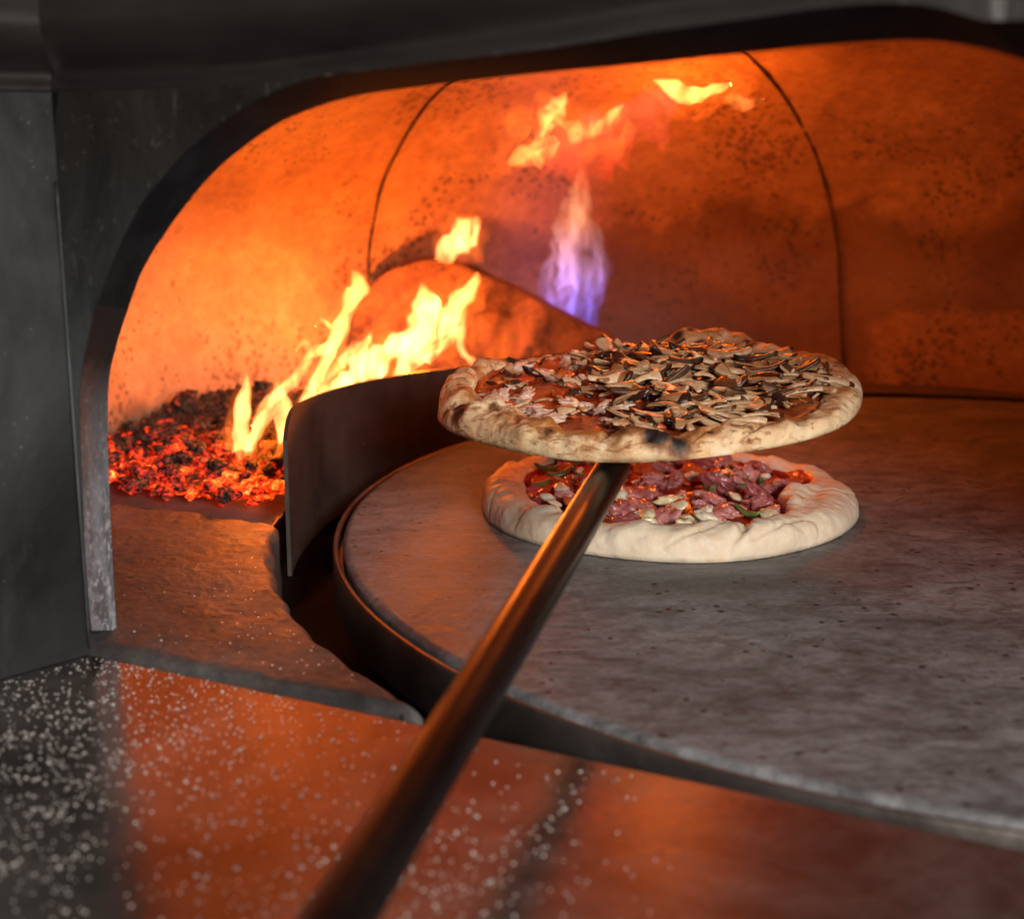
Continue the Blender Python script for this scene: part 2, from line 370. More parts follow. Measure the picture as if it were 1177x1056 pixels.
M_GUARD = mat_steel('guard_steel', (0.03, 0.024, 0.022), (0.08, 0.058, 0.05), 0.55, 0.4, 1.5, (1, 1, 1), 0.3)
M_RING = mat_steel('ring_steel', (0.12, 0.10, 0.09), (0.26, 0.22, 0.20), 0.38, 0.9, 2)
M_PEEL = mat_steel('peel_steel', (0.016, 0.014, 0.014), (0.036, 0.031, 0.029), 0.34, 0.85, 2, (1, 1, 1), 0.0, 0.1)
M_SEAM = mat_simple('seam_soot', (0.012, 0.009, 0.008), (0.04, 0.03, 0.025), 0.9)
M_CHAR = mat_ember()
M_LOG = mat_simple('charred_wood', (0.012, 0.010, 0.009), (0.10, 0.07, 0.05), 0.9, 70)
M_FLOUR = mat_simple('flour', (0.60, 0.55, 0.49), (0.86, 0.82, 0.76), 0.8, 300)
M_CRUMB = mat_simple('crumb', (0.012, 0.008, 0.007), (0.16, 0.03, 0.02), 0.6)

# ================================================================= THE OVEN
oven = empty('pizza_oven', fp(0.35, ZC), 'big dark steel pizza oven with a wide arched mouth and glowing stone chamber', 'oven')

# dome lining: revolved wall that curves over to a low vault, cut where the mouth plate closes it
def dome_r(t):                       # t 0..1 up the profile -> (radius, z)
    if t < 0.22: return RH, -0.03 + t / 0.22 * 0.145
    a = (t - 0.22) / 0.78 * pi / 2
    return RH * max(cos(a), 0.0) ** 0.82, 0.115 + 0.275 * sin(a)
def behind(p, m=0.0): return -(p - A0).dot(N) > m
vs, fs = [], []; NT, NP = 56, 200
for i in range(NT + 1):
    r, z = dome_r(i / NT)
    for j in range(NP):
        a = 2 * pi * j / NP; p = Vector((CH.x + r * cos(a), CH.y + r * sin(a), z))
        dd = 0.006 * fbm(p, 7, 2, 3); p += Vector((-cos(a), -sin(a), -0.3)) * dd
        vs.append(p)
for i in range(NT):
    for j in range(NP):
        q = (i * NP + j, i * NP + (j + 1) % NP, (i + 1) * NP + (j + 1) % NP, (i + 1) * NP + j)
        if all(behind(vs[k], 0.035) for k in q): fs.append(q)
used = sorted({k for f in fs for k in f}); mp = {k: n for n, k in enumerate(used)}
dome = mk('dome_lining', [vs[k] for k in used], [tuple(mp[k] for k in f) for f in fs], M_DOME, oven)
def smooth01(a, b, x): t = min(1, max(0, (x - a) / (b - a))); return t * t * (3 - 2 * t)
a_ = dome.data.attributes.new('low_dark', 'FLOAT', 'POINT')  # darker tone low on the right wall, weaker at its far right foot
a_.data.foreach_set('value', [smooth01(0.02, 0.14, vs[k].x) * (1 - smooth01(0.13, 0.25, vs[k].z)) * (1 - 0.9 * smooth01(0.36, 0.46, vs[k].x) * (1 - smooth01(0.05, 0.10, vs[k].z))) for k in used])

def hit_dome(x, y, inset=0.0):
    r = ray(x, y); t = 0.9
    def inside(p):
        rr = hypot(p.x - CH.x, p.y - CH.y)
        if p.z < 0.115: return rr < RH - inset
        if p.z > 0.39: return False
        s_ = math.asin(min(1, (p.z - 0.115) / 0.275)); return rr < RH * cos(s_) ** 0.82 - inset
    while inside(O + r * t) and t < 3: t += 0.002
    return O + r * t
def tube(pts, radii, segs=8, cap=True):
    vs, fs = [], []; n = len(pts)
    for i, p in enumerate(pts):
        tan = (pts[min(i + 1, n - 1)] - pts[max(i - 1, 0)]).normalized()
        a = tan.cross(Vector((0, 0, 1)));
        if a.length < 0.05: a = tan.cross(Vector((0, 1, 0)))
        a.normalize(); b = tan.cross(a)
        r = radii[i] if isinstance(radii, (list, tuple)) else radii
        for k in range(segs):
            t = 2 * pi * k / segs; vs.append(p + a * (r * cos(t)) + b * (r * sin(t)))
    for i in range(n - 1):
        for k in range(segs):
            fs.append((i * segs + k, i * segs + (k + 1) % segs, (i + 1) * segs + (k + 1) % segs, (i + 1) * segs + k))
    if cap:
        fs.append(tuple(range(segs))); fs.append(tuple(range((n - 1) * segs, n * segs)))
    return vs, fs
def spline(pts, per=8):
    out = []; P = [pts[0]] + list(pts) + [pts[-1]]
    for i in range(1, len(P) - 2):
        for k in range(per):
            t = k / per; a, b, c, d = P[i - 1], P[i], P[i + 1], P[i + 2]
            out.append(tuple(0.5 * (2 * b[m] + (c[m] - a[m]) * t + (2 * a[m] - 5 * b[m] + 4 * c[m] - d[m]) * t * t + (3 * b[m] - a[m] - 3 * c[m] + d[m]) * t ** 3) for m in range(len(b))))
    out.append(tuple(pts[-1])); return out
for px in ([(425, 470), (424, 400), (424, 300), (430, 255), (440, 212), (462, 165), (490, 122), (520, 92), (545, 72)],
           [(970, 440), (968, 400), (965, 330), (962, 280), (950, 220), (932, 165), (900, 110), (862, 66), (840, 45)]):
    q = spline(px, 10)
    pts = [hit_dome(x, y, 0.0042) for i, (x, y) in enumerate(q)]
    v_, f_ = tube(pts, [0.0011 + 0.0011 * abs(fn((i * 0.3, 1, px[0][0] * 0.1))) for i in range(len(pts))], 6)
    mk('seam', v_, f_, M_SEAM, dome)

# hearth floor around the turntable
vs, fs = [], []; n = 160; K = 10
for j in range(n):
    a = 2 * pi * j / n; e = Vector((cos(a), sin(a), 0))
    r0, r1 = RD + 0.055, 0.9
    for k in range(K + 1):
        r = r0 + (r1 - r0) * k / K; p = CD + e * r; p.z = -0.006 + 0.0015 * fbm(p, 20)
        vs.append(p)
for j in range(n):
    for k in range(K):
        q = (j * (K + 1) + k, j * (K + 1) + k + 1, ((j + 1) % n) * (K + 1) + k + 1, ((j + 1) % n) * (K + 1) + k)
        if all(behind(vs[m], 0.05) and (vs[m] - CH).to_2d().length < RH + 0.09 for m in q): fs.append(q)
used = sorted({k for f in fs for k in f}); mp = {k: i for i, k in enumerate(used)}
mk('hearth_floor', [vs[k] for k in used], [tuple(mp[k] for k in f) for f in fs], M_FLOOR, oven)
# dark well under the turntable
v_, f_ = [], []
for j in range(96):
    a = 2 * pi * j / 96
    v_.append(CD + Vector((cos(a), sin(a), 0)) * (RD + 0.056) + Vector((0, 0, -0.006)))
    v_.append(CD + Vector((cos(a), sin(a), 0)) * (RD + 0.056) + Vector((0, 0, -0.09)))
for j in range(96):
    q = (2 * j, 2 * j + 1, (2 * j + 3) % 192, (2 * j + 2) % 192)
    if all(behind(v_[m], 0.004) for m in q): f_.append(q)
v_.append(CD + Vector((0, 0, -0.09)))
for j in range(96):
    q = (2 * j + 1, (2 * j + 3) % 192, 192)
    f_.append(q)
# front wall of the well, straight behind the counter edge
b0 = len(v_)
v_ += [fp(-0.35, -0.008, -0.004), fp(1.3, -0.008, -0.004), fp(1.3, -0.09, -0.004), fp(-0.35, -0.09, -0.004)]; f_.append((b0, b0 + 1, b0 + 2, b0 + 3))
mk('turntable_well', v_, f_, M_HOOD, oven, smooth=False)

# arched mouth: traced, each contour in its own plane, then resampled together
TH = -0.030
inner = [(132, 724), (127, 640), (122, 520), (121.5, 470), (124, 430), (132, 396), (145, 355), (165, 304), (204, 245), (245, 197), (290, 160), (334, 134), (400, 112), (480, 100), (600, 86), (720, 75), (850, 62), (950, 52), (1050, 46.5), (1120, 54), (1177, 69)]
outer = [(106, 724), (99, 640), (94, 520), (92, 470), (95, 430), (100, 400), (112, 350), (130, 300), (159, 240), (190, 200), (225, 164), (290, 118), (367, 88), (480, 72), (600, 60), (720, 42), (780, 33), (870, 20), (975, 6), (1060, 6), (1130, 24)]
def arch_uv(src, off):
    return [uv(onplane(x, y, off)) for x, y in spline(src, 6)]
iu, ou = arch_uv(inner, TH), arch_uv(outer, 0.0)
def cut(c):                           # keep to the crown, then mirror about the crown line
    top = max(range(len(c)), key=lambda i: c[i][1]); return c
UM = 0.345                            # opening centre along the front
def complete(c, ushift):
    # right shoulder: mirror of the left one, blended from where the tracing stops
    last = c[-1]; end = 0.735 + ushift
    extra = []
    z0 = last[1]; u0 = last[0]
    for k in range(1, 25):
        t = k / 24; a = t * pi / 2
        extra.append((u0 + (end - u0) * sin(a), z0 * cos(a) ** 0.8 if k < 24 else 0.0))
    return c + extra
iu = complete(iu, 0.0); ou = complete(ou, 0.02)
iu[-1] = (iu[-1][0], -0.003); ou[-1] = (ou[-1][0], -0.003)
def ZTf(u):
    K_ = [(-1, 0.294), (0.0, 0.2955), (0.09, 0.2965), (0.13, 0.2985), (0.177, 0.3025), (0.214, 0.3055), (0.264, 0.3100), (0.334, 0.3185), (0.40, 0.3235), (0.46, 0.3235), (0.56, 0.314), (0.70, 0.30), (2, 0.295)]
    for (a, p), (b, q) in zip(K_, K_[1:]):
        if u <= b: return p + (q - p) * (u - a) / (b - a)
    return K_[-1][1]
ou = [(u, min(z, ZTf(u) - 0.0006)) for u, z in ou]
n = len(iu)
# mouth reveal (bent strip between the outer and the inner contour)
vs = [fp(u, z, 0.0) for u, z in ou] + [fp(u, z, TH) for u, z in iu] + [fp(u + 0.0, z, TH - 0.0015) for u, z in iu]
fs = []
for i in range(n - 1):
    fs.append((i, i + 1, n + i + 1, n + i)); fs.append((n + i, n + i + 1, 2 * n + i + 1, 2 * n + i))
jn = max(i for i in range(n) if iu[i][1] < 0.185 and iu[i][0] < 0.2)
rev = mk('mouth_reveal', vs, fs[2 * jn:], M_REVEAL, oven)
# lower left piece of the reveal: mottled, paler at the foot and darker upwards
vs = [fp(ou[i][0], ou[i][1], 0.0006) for i in range(jn + 2)] + [fp(iu[i][0], iu[i][1], TH) for i in range(jn + 2)] + [fp(iu[i][0], iu[i][1], TH - 0.0015) for i in range(jn + 2)]
m_ = jn + 2; fs = []
for i in range(m_ - 1): fs += [(i, i + 1, m_ + i + 1, m_ + i), (m_ + i, m_ + i + 1, 2 * m_ + i + 1, 2 * m_ + i)]
mk('jamb_strip', vs, fs, M_JAMB, rev)
# front plate around the outer contour
ZT = 0.3185
path = []
for i, (u, z) in enumerate(ou):
    path.append((u, z))
vs, fs = [], []
UL, UR = -0.004, 1.25
for i, (u, z) in enumerate(path):
    if u < 0.12: ub, zb = UL, min(z * 1.02 + max(0, u) * 0.4, ZTf(u))
    elif u > 0.72: ub, zb = UR, z
    else: ub, zb = u, ZTf(u)
    vs += [fp(u, z), fp(ub, zb)]
for i in range(len(path) - 1): fs.append((2 * i, 2 * i + 1, 2 * i + 3, 2 * i + 2))
b0 = len(vs)
# corner fills
kL = max(i for i, (u, z) in enumerate(path) if u < 0.12)
vs += [fp(UL, ZTf(UL))]; fs.append((2 * kL + 1, 2 * kL + 3, b0))
kR = min(i for i, (u, z) in enumerate(path) if u > 0.72)
vs += [fp(UR, ZTf(UR))]; fs.append((2 * kR + 1, 2 * kR - 1, b0 + 1))
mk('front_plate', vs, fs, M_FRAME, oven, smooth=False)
# closing plate behind (keeps kitchen light out of the chamber above the vault)
vs = []; fs = []
for (u, z) in iu:
    vs += [fp(u, z, TH - 0.0017), fp(-0.5 if u < UM and z < 0.27 else (1.3 if z < 0.25 and u > 0.5 else u), z if (z < 0.27 and (u < UM)) or (z < 0.25 and u > 0.5) else 0.6, TH - 0.0017)]
for i in range(n - 1): fs.append((2 * i, 2 * i + 1, 2 * i + 3, 2 * i + 2))
mk('inner_plate', vs, fs, M_HOOD, oven, smooth=False)

# hood: cove, ceiling, rounded lip that turns up
prof = [(0.0, -1.0), (0.0, 0.0), (0.0012, 0.0008), (0.0014, 0.0018), (0.0004, 0.0035), (-0.0012, 0.0055), (-0.0022, 0.0075), (-0.0022, 0.009), (-0.001, 0.0105), (0.003, 0.014), (0.009, 0.019), (0.0145, 0.0245), (0.0180, 0.0300), (0.0185, 0.0335), (0.0165, 0.039), (0.004, 0.065), (-0.03, 0.30)]
vs, fs = [], []; us = [-0.7 + 1.95 * k / 130 for k in range(131)]
for u in us:
    for o_, z in prof:
        o2 = o_
        if z == -1.0: z = -0.06 if u < -0.004 else 0.0
        vs.append(fp(u, ZTf(u) + z * (1.0 if u > 0 else 1.0) + 0.0006 * sin(u * 31) * (z > 0.01), o2 + 0.0))
L = len(prof)
for i in range(130):
    for k in range(L - 1): fs.append((i * L + k, i * L + k + 1, (i + 1) * L + k + 1, (i + 1) * L + k))
mk('hood', vs, fs, M_HOOD, oven)

# side panel: bent sheet coming towards the cook, splayed outwards
W1 = onz(0, 781, ZC); wd = (W1 - A0); wd.z = 0; wd.normalize()
wn = Vector((-wd.y, wd.x, 0))
vs, fs = [], []
zs = [ZC + 0.0004, 0.06, 0.1, 0.15, 0.2, 0.23, 0.26, 0.28, 0.2955]
for k in range(13):
    s_ = k / 12 * 0.42
    for z in zs: p = A0 + wd * s_; vs.append(Vector((p.x, p.y, z)))
Lz = len(zs)
for k in range(12):
    for j in range(Lz - 1): fs.append((k * Lz + j, k * Lz + j + 1, (k + 1) * Lz + j + 1, (k + 1) * Lz + j))
sp = mk('side_panel', vs, fs, M_PANEL, oven)
vs, fs = [], []; pf = prof[1:]; Lz = len(pf)
for k in range(30):
    s_ = -0.03 + k / 29 * 0.45
    for o_, z in pf: p = A0 + wd * s_ + wn * o_; vs.append(Vector((p.x, p.y, 0.2955 + z)))
for k in range(29):
    for j in range(Lz - 1): fs.append((k * Lz + j, k * Lz + j + 1, (k + 1) * Lz + j + 1, (k + 1) * Lz + j))
mk('hood_side', vs, fs, M_HOOD, oven)
# welded joint between side panel and mouth
pts = [fp(0.0015, z, 0.0025) for z in [0.0 + 0.012 * k for k in range(22)]]
v_, f_ = tube(pts, [0.0005 + 0.0006 * abs(fn((k, 3, 1), 0.7)) for k in range(22)], 6)
mk('weld', v_, f_, M_FRAME, sp)

# ================================================================= COUNTER (setting)
vs = [fp(-0.9, ZC), fp(1.6, ZC), fp(1.6, ZC, 1.1), fp(-0.9, ZC, 1.1)]
vs += [v - Vector((0, 0, 0.03)) for v in vs]
ct = mk('counter', vs, [(0, 1, 2, 3), (4, 5, 6, 7), (0, 1, 5, 4), (1, 2, 6, 5), (2, 3, 7, 6), (3, 0, 4, 7)], M_COUNTER, smooth=False)
tag(ct, 'polished metal counter sprinkled with flour, reflecting the orange fire', None, None, 'structure'); bevel(ct, 0.0018, 3)

# spilled flour: grains on counter and the hearth stone
random.seed(11)
def grains(name, spots, mat, label, cat, rmin, rmax):
    vs, fs = [], []
    for p in spots:
        r = random.uniform(rmin, rmax) * (1.0 if random.random() < 0.8 else 1.5); b = len(vs)
        a0 = random.random() * 6.28
        vs.append(p + Vector((0, 0, r * 0.9)))
        for k in range(5):
            a = a0 + k * 2 * pi / 5; rr = r * random.uniform(0.7, 1.15); vs.append(p + Vector((rr * cos(a), rr * sin(a), r * 0.25)))
        for k in range(5): fs.append((b, b + 1 + k, b + 1 + (k + 1) % 5))
    o = mk(name, vs, fs, mat); return tag(o, label, cat, None, 'stuff')
spots = []
tries = 0
while len(spots) < 6200 and tries < 200000:
    tries += 1
    u = random.uniform(-0.35, 0.40); o_ = random.uniform(0.002, 0.42)
    p = fp(u, ZC, o_)
    # not under the side panel
    rel = p - A0; cr = wd.x * rel.y - wd.y * rel.x
    if cr < 0.004: continue
    den = 0.95 * exp(-max(0, u - 0.05) ** 2 / 0.016) + 0.0
    q = p
    for (cx, cy, s_, wgt) in ((0.022, 0.66, 0.022, 0.55), (-0.03, 0.50, 0.05, 0.6), (0.02, 0.57, 0.02, 0.2)):
        den += wgt * exp(-((q.x - cx) ** 2 + (q.y - cy) ** 2) / s_ ** 2)
    den *= 0.6 + 0.8 * max(0, 0.5 + fbm(p, 22, 4, 3)); den = max(den, 0.012)
    if random.random() < den: spots.append(p)
grains('flour_specks', spots, M_FLOUR, 'white flour specks scattered over the counter, thickest at its left', 'flour', 0.00026, 0.00080)

# ================================================================= HEARTH STONE
C0 = onz(104, 738, 0.0)
arc = []
rs = RD + 0.048
a_s, a_e = (atan2(q.y, q.x) for q in (onz(448, 822, 0) - CD, onz(336, 598, 0) - CD))
if a_s > 0: a_s -= 2 * pi
if a_e > 0: a_e -= 2 * pi
for k in range(25):
    a = a_s + (a_e - a_s) * k / 24; arc.append(CD + Vector((cos(a), sin(a), 0)) * (rs + 0.002 * sin(k * 1.9)))
BL_ = onz(70, 565, 0); C0 = fp(-0.034, 0, -0.0035)
def chip(p): return 0.5 + fn(p, 60, 2) * 0.9 + fn(p, 170, 5) * 0.4
NS_, NV_ = 90, 110; grid = []
def slab_pt(s_, v):
    k = v * 24; i0 = min(int(k), 23); R_ = arc[i0].lerp(arc[i0 + 1], k - i0)
    L_ = C0.lerp(fp(-0.055, 0, -0.08), min(1, v / 0.25)) if v < 0.25 else fp(-0.055, 0, -0.08).lerp(BL_, (v - 0.25) / 0.75)
    return L_.lerp(R_, s_)
vs, fs = [], []
def slab_h(p, df, dr, db):
    z = -0.0015 + 0.0011 * fbm(p, 16, 5, 3) + 0.0004 * fn(p, 150, 3) + 0.0003 * fn(p, 330, 3) - 0.0012 * max(0, fn(p, 95, 6) - 0.35)
    for d_, rr in ((df, 0.011), (dr, 0.008), (db, 0.007)):
        d_ = d_ - 0.0025 * max(0, chip(p))
        if d_ < rr: z -= rr * 0.62 * (1 - sqrt(max(0, 1 - (1 - max(d_, 0) / rr) ** 2)))
    return z
NZ = 6
for iv in range(-NZ, NV_ + NZ + 1):
    for is_ in range(0, NS_ + NZ + 1):
        v = min(max(iv / NV_, 0), 1) ** 1.0; s_ = min(is_ / NS_, 1)
        p = slab_pt(s_, v); e0 = slab_pt(s_, 0); e1 = slab_pt(1, v)
        df = (p - A0).dot(-N) - 0.003; df = max(0, df); dr = (p - e1).length; db = (p - slab_pt(s_, 1)).length
        z = slab_h(p, df, dr, db)
        down = max(max(-iv, 0), max(iv - NV_, 0), max(is_ - NS_, 0))
        if down: z -= down * 0.011; p = p + Vector((fn(p + Vector((0, 0, z)), 60, 1), fn(p + Vector((0, 0, z)), 60, 7), 0)) * 0.0015
        vs.append(Vector((p.x, p.y, z)))
W_ = NS_ + NZ + 1
for iv in range(NV_ + 2 * NZ):
    for is_ in range(W_ - 1): fs.append((iv * W_ + is_, iv * W_ + is_ + 1, (iv + 1) * W_ + is_ + 1, (iv + 1) * W_ + is_))
slab = mk('hearth_slab', vs, fs, M_SLAB)
tag(slab, 'rough brown stone slab with worn rounded front edge between the mouth and the turntable', 'stone slab')
sl_spots = []
for _ in range(900):
    p = Vector((random.uniform(-0.25, -0.06), random.uniform(0.66, 0.9), 0.0008))
    d_ = (p - CD).to_2d().length - rs
    ff = -(p - A0).dot(N)
    if d_ < 0.008 or ff < 0.016: continue
    if random.random() < exp(-d_ / 0.05) * 1.0 * exp(-max(0, ff - 0.03) / 0.06): sl_spots.append(p)
grains('flour_dust', sl_spots, M_FLOUR, 'flour grains on the front right corner of the brown stone slab', 'flour', 0.0003, 0.00065)

# ================================================================= TURNTABLE
tt = empty('turntable', (CD.x, CD.y, -0.08), 'large round grey baking stone turntable carrying the salami pizza', 'turntable')
def lathe(prof, segs, c):
    vs, fs = [], []
    for j in range(segs):
        a = 2 * pi * j / segs
        for r, z in prof: vs.append(Vector((c.x + r * cos(a), c.y + r * sin(a), z)))
    L = len(prof)
    for j in range(segs):
        for k in range(L - 1): fs.append((j * L + k, ((j + 1) % segs) * L + k, ((j + 1) % segs) * L + k + 1, j * L + k + 1))
    return vs, fs
v_, f_ = lathe([(0.0001, 0), (0.1, 0), (0.3, 0), (RD - 0.0055, 0), (RD - 0.004, 0), (RD - 0.001, -0.0012), (RD, -0.004), (RD, -0.014)], 220, CD)
autosmooth(mk('baking_stone', v_, f_, M_DECK, tt), 50)
v_, f_ = lathe([(RD - 0.001, -0.013), (RD + 0.0028, -0.013), (RD + 0.0032, -0.0035), (RD + 0.0044, -0.0022), (RD + 0.0062, -0.0024), (RD + 0.0072, -0.005), (RD + 0.0076, -0.034), (RD + 0.004, -0.038), (RD - 0.03, -0.044)], 220, CD)
autosmooth(mk('steel_ring', v_, f_, M_RING, tt), 50)

# heat guard: curved sheet standing in the gap between fire and turntable
RG = 0.5315; vs, fs = [], []
az0, az1 = radians(184.0), radians(112.0); S = 70
def guard_top(t):
    z = 0.084 - 0.026 * min(t * 1.6, 1)
    return z - (0.017 * (1 - min(1, t / 0.085)) ** 2.2)
for i in range(S + 1):
    t = i / S; a = az0 + (az1 - az0) * t; e = Vector((cos(a), sin(a), 0))
    zt = guard_top(t)
    for k, r in ((0, RG), (1, RG + 0.0028)):
        for z in (-0.032, -0.01, 0.02, 0.045, zt): p = CD + e * r; vs.append(Vector((p.x, p.y, z)))
def gi(i, k, j): return i * 10 + k * 5 + j
for i in range(S):
    for j in range(4):
        fs.append((gi(i, 0, j), gi(i + 1, 0, j), gi(i + 1, 0, j + 1), gi(i, 0, j + 1)))
        fs.append((gi(i, 1, j), gi(i + 1, 1, j), gi(i + 1, 1, j + 1), gi(i, 1, j + 1)))
    fs.append((gi(i, 0, 4), gi(i + 1, 0, 4), gi(i + 1, 1, 4), gi(i, 1, 4)))
for i in (0, S):
    for j in range(4): fs.append((gi(i, 0, j), gi(i, 0, j + 1), gi(i, 1, j + 1), gi(i, 1, j)))
gd = autosmooth(mk('heat_guard', vs, fs, M_GUARD), 40)
tag(gd, 'curved dark steel guard sheet standing between the fire and the turntable', 'heat guard')

# ================================================================= FIRE AREA
# refractory block behind the fire
outl = [(398, 440), (404, 372), (418, 340), (440, 316), (470, 303), (500, 299), (530, 305), (562, 318), (600, 336), (640, 357), (680, 378), (706, 392), (716, 450)]
outl = spline(outl, 4)
YB = 1.50
P_ = [aty(x, y, YB) for x, y in outl]
bm = bmesh.new(); fr = [bm.verts.new(p) for p in P_]
bm.faces.new(fr)
ext = bmesh.ops.extrude_face_region(bm, geom=bm.faces[:])
for e in ext['geom']:
    if isinstance(e, bmesh.types.BMVert): e.co.y += 0.05
bmesh.ops.recalc_face_normals(bm, faces=bm.faces); bmesh.ops.triangulate(bm, faces=bm.faces)
for _ in range(6):
    long = [e for e in bm.edges if e.calc_length() > 0.010]
    if not long: break
    bmesh.ops.subdivide_edges(bm, edges=long, cuts=1); bmesh.ops.triangulate(bm, faces=[f for f in bm.faces if len(f.verts) > 3])
for v in bm.verts:
    v.co += Vector((fn(v.co, 40, 1), fn(v.co, 40, 5) * 2.0, fn(v.co, 40, 9))) * 0.003 + Vector((0, fbm(v.co, 14, 3, 3) * 0.006 + fbm(v.co, 55, 8, 3) * 0.006, 0))
me = bpy.data.meshes.new('refractory_block'); bm.to_mesh(me); bm.free(); me.materials.append(M_BRICK)
for p in me.polygons: p.use_smooth = True
rb = bpy.data.objects.new('refractory_block', me); col.objects.link(rb)
tag(rb, 'rough hump backed refractory block glowing orange behind the fire', 'fire block')

def in_fire(p):
    if (p - CD).to_2d().length < RG + 0.018: return False
    if (p - CH).to_2d().length > RH - 0.03: return False
    bk = onz(336, 592, 0); bl = onz(90, 566, 0); e = (bl - bk); s_ = e.x * (p.y - bk.y) - e.y * (p.x - bk.x)
    if s_ > -0.0005: return False
    return p.y < 1.42
def bed_h(p):
    back_ = min(1, max(0, (p.y - 1.07) / 0.25)); left = min(1, max(0, (-0.12 - p.x) / 0.2))
    return 0.004 + 0.020 * back_ * (0.4 + 0.6 * left) + 0.010 * (0.5 + fbm(p, 14, 6, 3))
# bed of ash and small glowing bits
vs, fs, idx = [], [], {}
st = 0.0065; x = -0.46; cols = int(0.75 / st); rows = int(0.50 / st)
for i in range(cols):
    for j in range(rows):
        p = Vector((-0.46 + i * st, 0.98 + j * st, 0))
        if not in_fire(p): continue
        z = bed_h(p) + 0.005 * abs(fn(p, 110, 2)) + 0.003 * fn(p, 240, 4); idx[(i, j)] = len(vs); vs.append(Vector((p.x, p.y, z)))
for (i, j) in list(idx):
    q = [(i, j), (i + 1, j), (i + 1, j + 1), (i, j + 1)]
    if all(k in idx for k in q): fs.append(tuple(idx[k] for k in q))
bed = mk('ember_bed', vs, fs, M_CHAR); tag(bed, 'bed of ash and fine glowing embers under the flames', 'embers', None, 'stuff')
# single coals
random.seed(5)
protos = []
for k in range(6):
    bm = bmesh.new(); bmesh.ops.create_icosphere(bm, subdivisions=3, radius=1.0)
    for v in bm.verts:
        c = v.co.copy(); d_ = 1 + 0.55 * fn(c, 1.1, k * 7) + 0.22 * fn(c, 3.2, k * 3)
        v.co = c * d_; v.co.x *= 1.35; v.co.z *= 0.7
        v.co = Vector([round(a * 3.2) / 3.2 * 0.45 + a * 0.55 for a in v.co])
    me = bpy.data.meshes.new('coal'); bm.to_mesh(me); bm.free(); me.materials.append(M_CHAR)
    for p in me.polygons: p.use_smooth = True
    protos.append(me)
nc = 0; tries = 0
while nc < 270 and tries < 9000:
    tries += 1
    p = Vector((random.uniform(-0.42, 0.0), random.uniform(0.99, 1.40), 0))
    if not in_fire(p): continue
    if random.random() > (1.0 if p.y < 1.25 else 0.45): continue
    r = random.uniform(0.0032, 0.0070) if random.random() < 0.75 else random.uniform(0.007, 0.0095)
    o = bpy.data.objects.new('coal', protos[nc % 6]); col.objects.link(o)
    o.location = (p.x, p.y, bed_h(p) + r * random.uniform(0.15, 0.9)); o.scale = (r, r, r)
    o.rotation_euler = (random.uniform(-0.5, 0.5), random.uniform(-0.5, 0.5), random.random() * 6.28)
    tag(o, 'small lump of red hot charcoal lying in the ember bed', 'charcoal', 'glowing lumps of charcoal in the ember bed'); nc += 1

def log_mesh(name, a, b, r, label, seed):
    a, b = Vector(a), Vector(b); n_ = 40; pts = [a.lerp(b, i / n_) + Vector((0, 0, 0.004 * sin(i * 0.2))) for i in range(n_ + 1)]
    v_, f_ = tube(pts, [r * (0.75 + 0.25 * sin(pi * min(1, max(0.0, i / n_ * 0.9 + 0.05)))) for i in range(n_ + 1)], 20)
    for i, p in enumerate(v_):
        c = pts[i // 20]; dd = (p - c); v_[i] = c + dd * (1 + 0.35 * fn(p, 50, seed) + 0.2 * fn(p, 140, seed))
    o = mk(name, v_, f_, M_LOG); tag(o, label, 'firewood'); return o
log_mesh('burning_log', (-0.190, 1.10, 0.016), (-0.150, 1.26, 0.040), 0.009, 'short charred log leaning beside the end of the steel guard', 1)
# flames ------------------------------------------------------------------
def gas_mesh(tongues, Y, k, nz, flat, seed=0):
    vs, fs = [], []
    for ti, (pth, dy) in enumerate(tongues):
        q = spline(pth, 12); n_ = len(q); segs = 24
        pts, rad = [], []
        for (x, y, wpx) in q:
            p = aty(x, y, Y + dy); pts.append(p); rad.append(max(0.0003, (wpx * k + (3.2 if k > 1 else 0) * min(1, wpx / 4)) / FPX * (Y + dy)))
        b = len(vs)
        for i, p in enumerate(pts):
            tan = (pts[min(i + 1, n_ - 1)] - pts[max(i - 1, 0)]).normalized(); a = tan.cross(Vector((0, 1, 0)))
            if a.length < 0.1: a = Vector((1, 0, 0))
            a.normalize(); bb = tan.cross(a).normalized()
            for kk in range(segs):
                t = 2 * pi * kk / segs; d_ = a * cos(t) + bb * sin(t) * flat
                w_ = p + d_ * 0.012; ww = Vector((w_.x, w_.y, w_.z * 0.55))
                rr = rad[i] * max(0.12, 1 + nz * 1.7 * fn(ww, 55, ti * 5 + seed) + nz * 1.0 * fn(ww, 140, ti + seed))
                vs.append(p + d_ * rr)
        for i in range(n_ - 1):
            for kk in range(segs): fs.append((b + i * segs + kk, b + i * segs + (kk + 1) % segs, b + (i + 1) * segs + (kk + 1) % segs, b + (i + 1) * segs + kk))
        fs.append(tuple(b + kk for kk in range(segs))); fs.append(tuple(b + (n_ - 1) * segs + kk for kk in range(segs)))
    return vs, fs
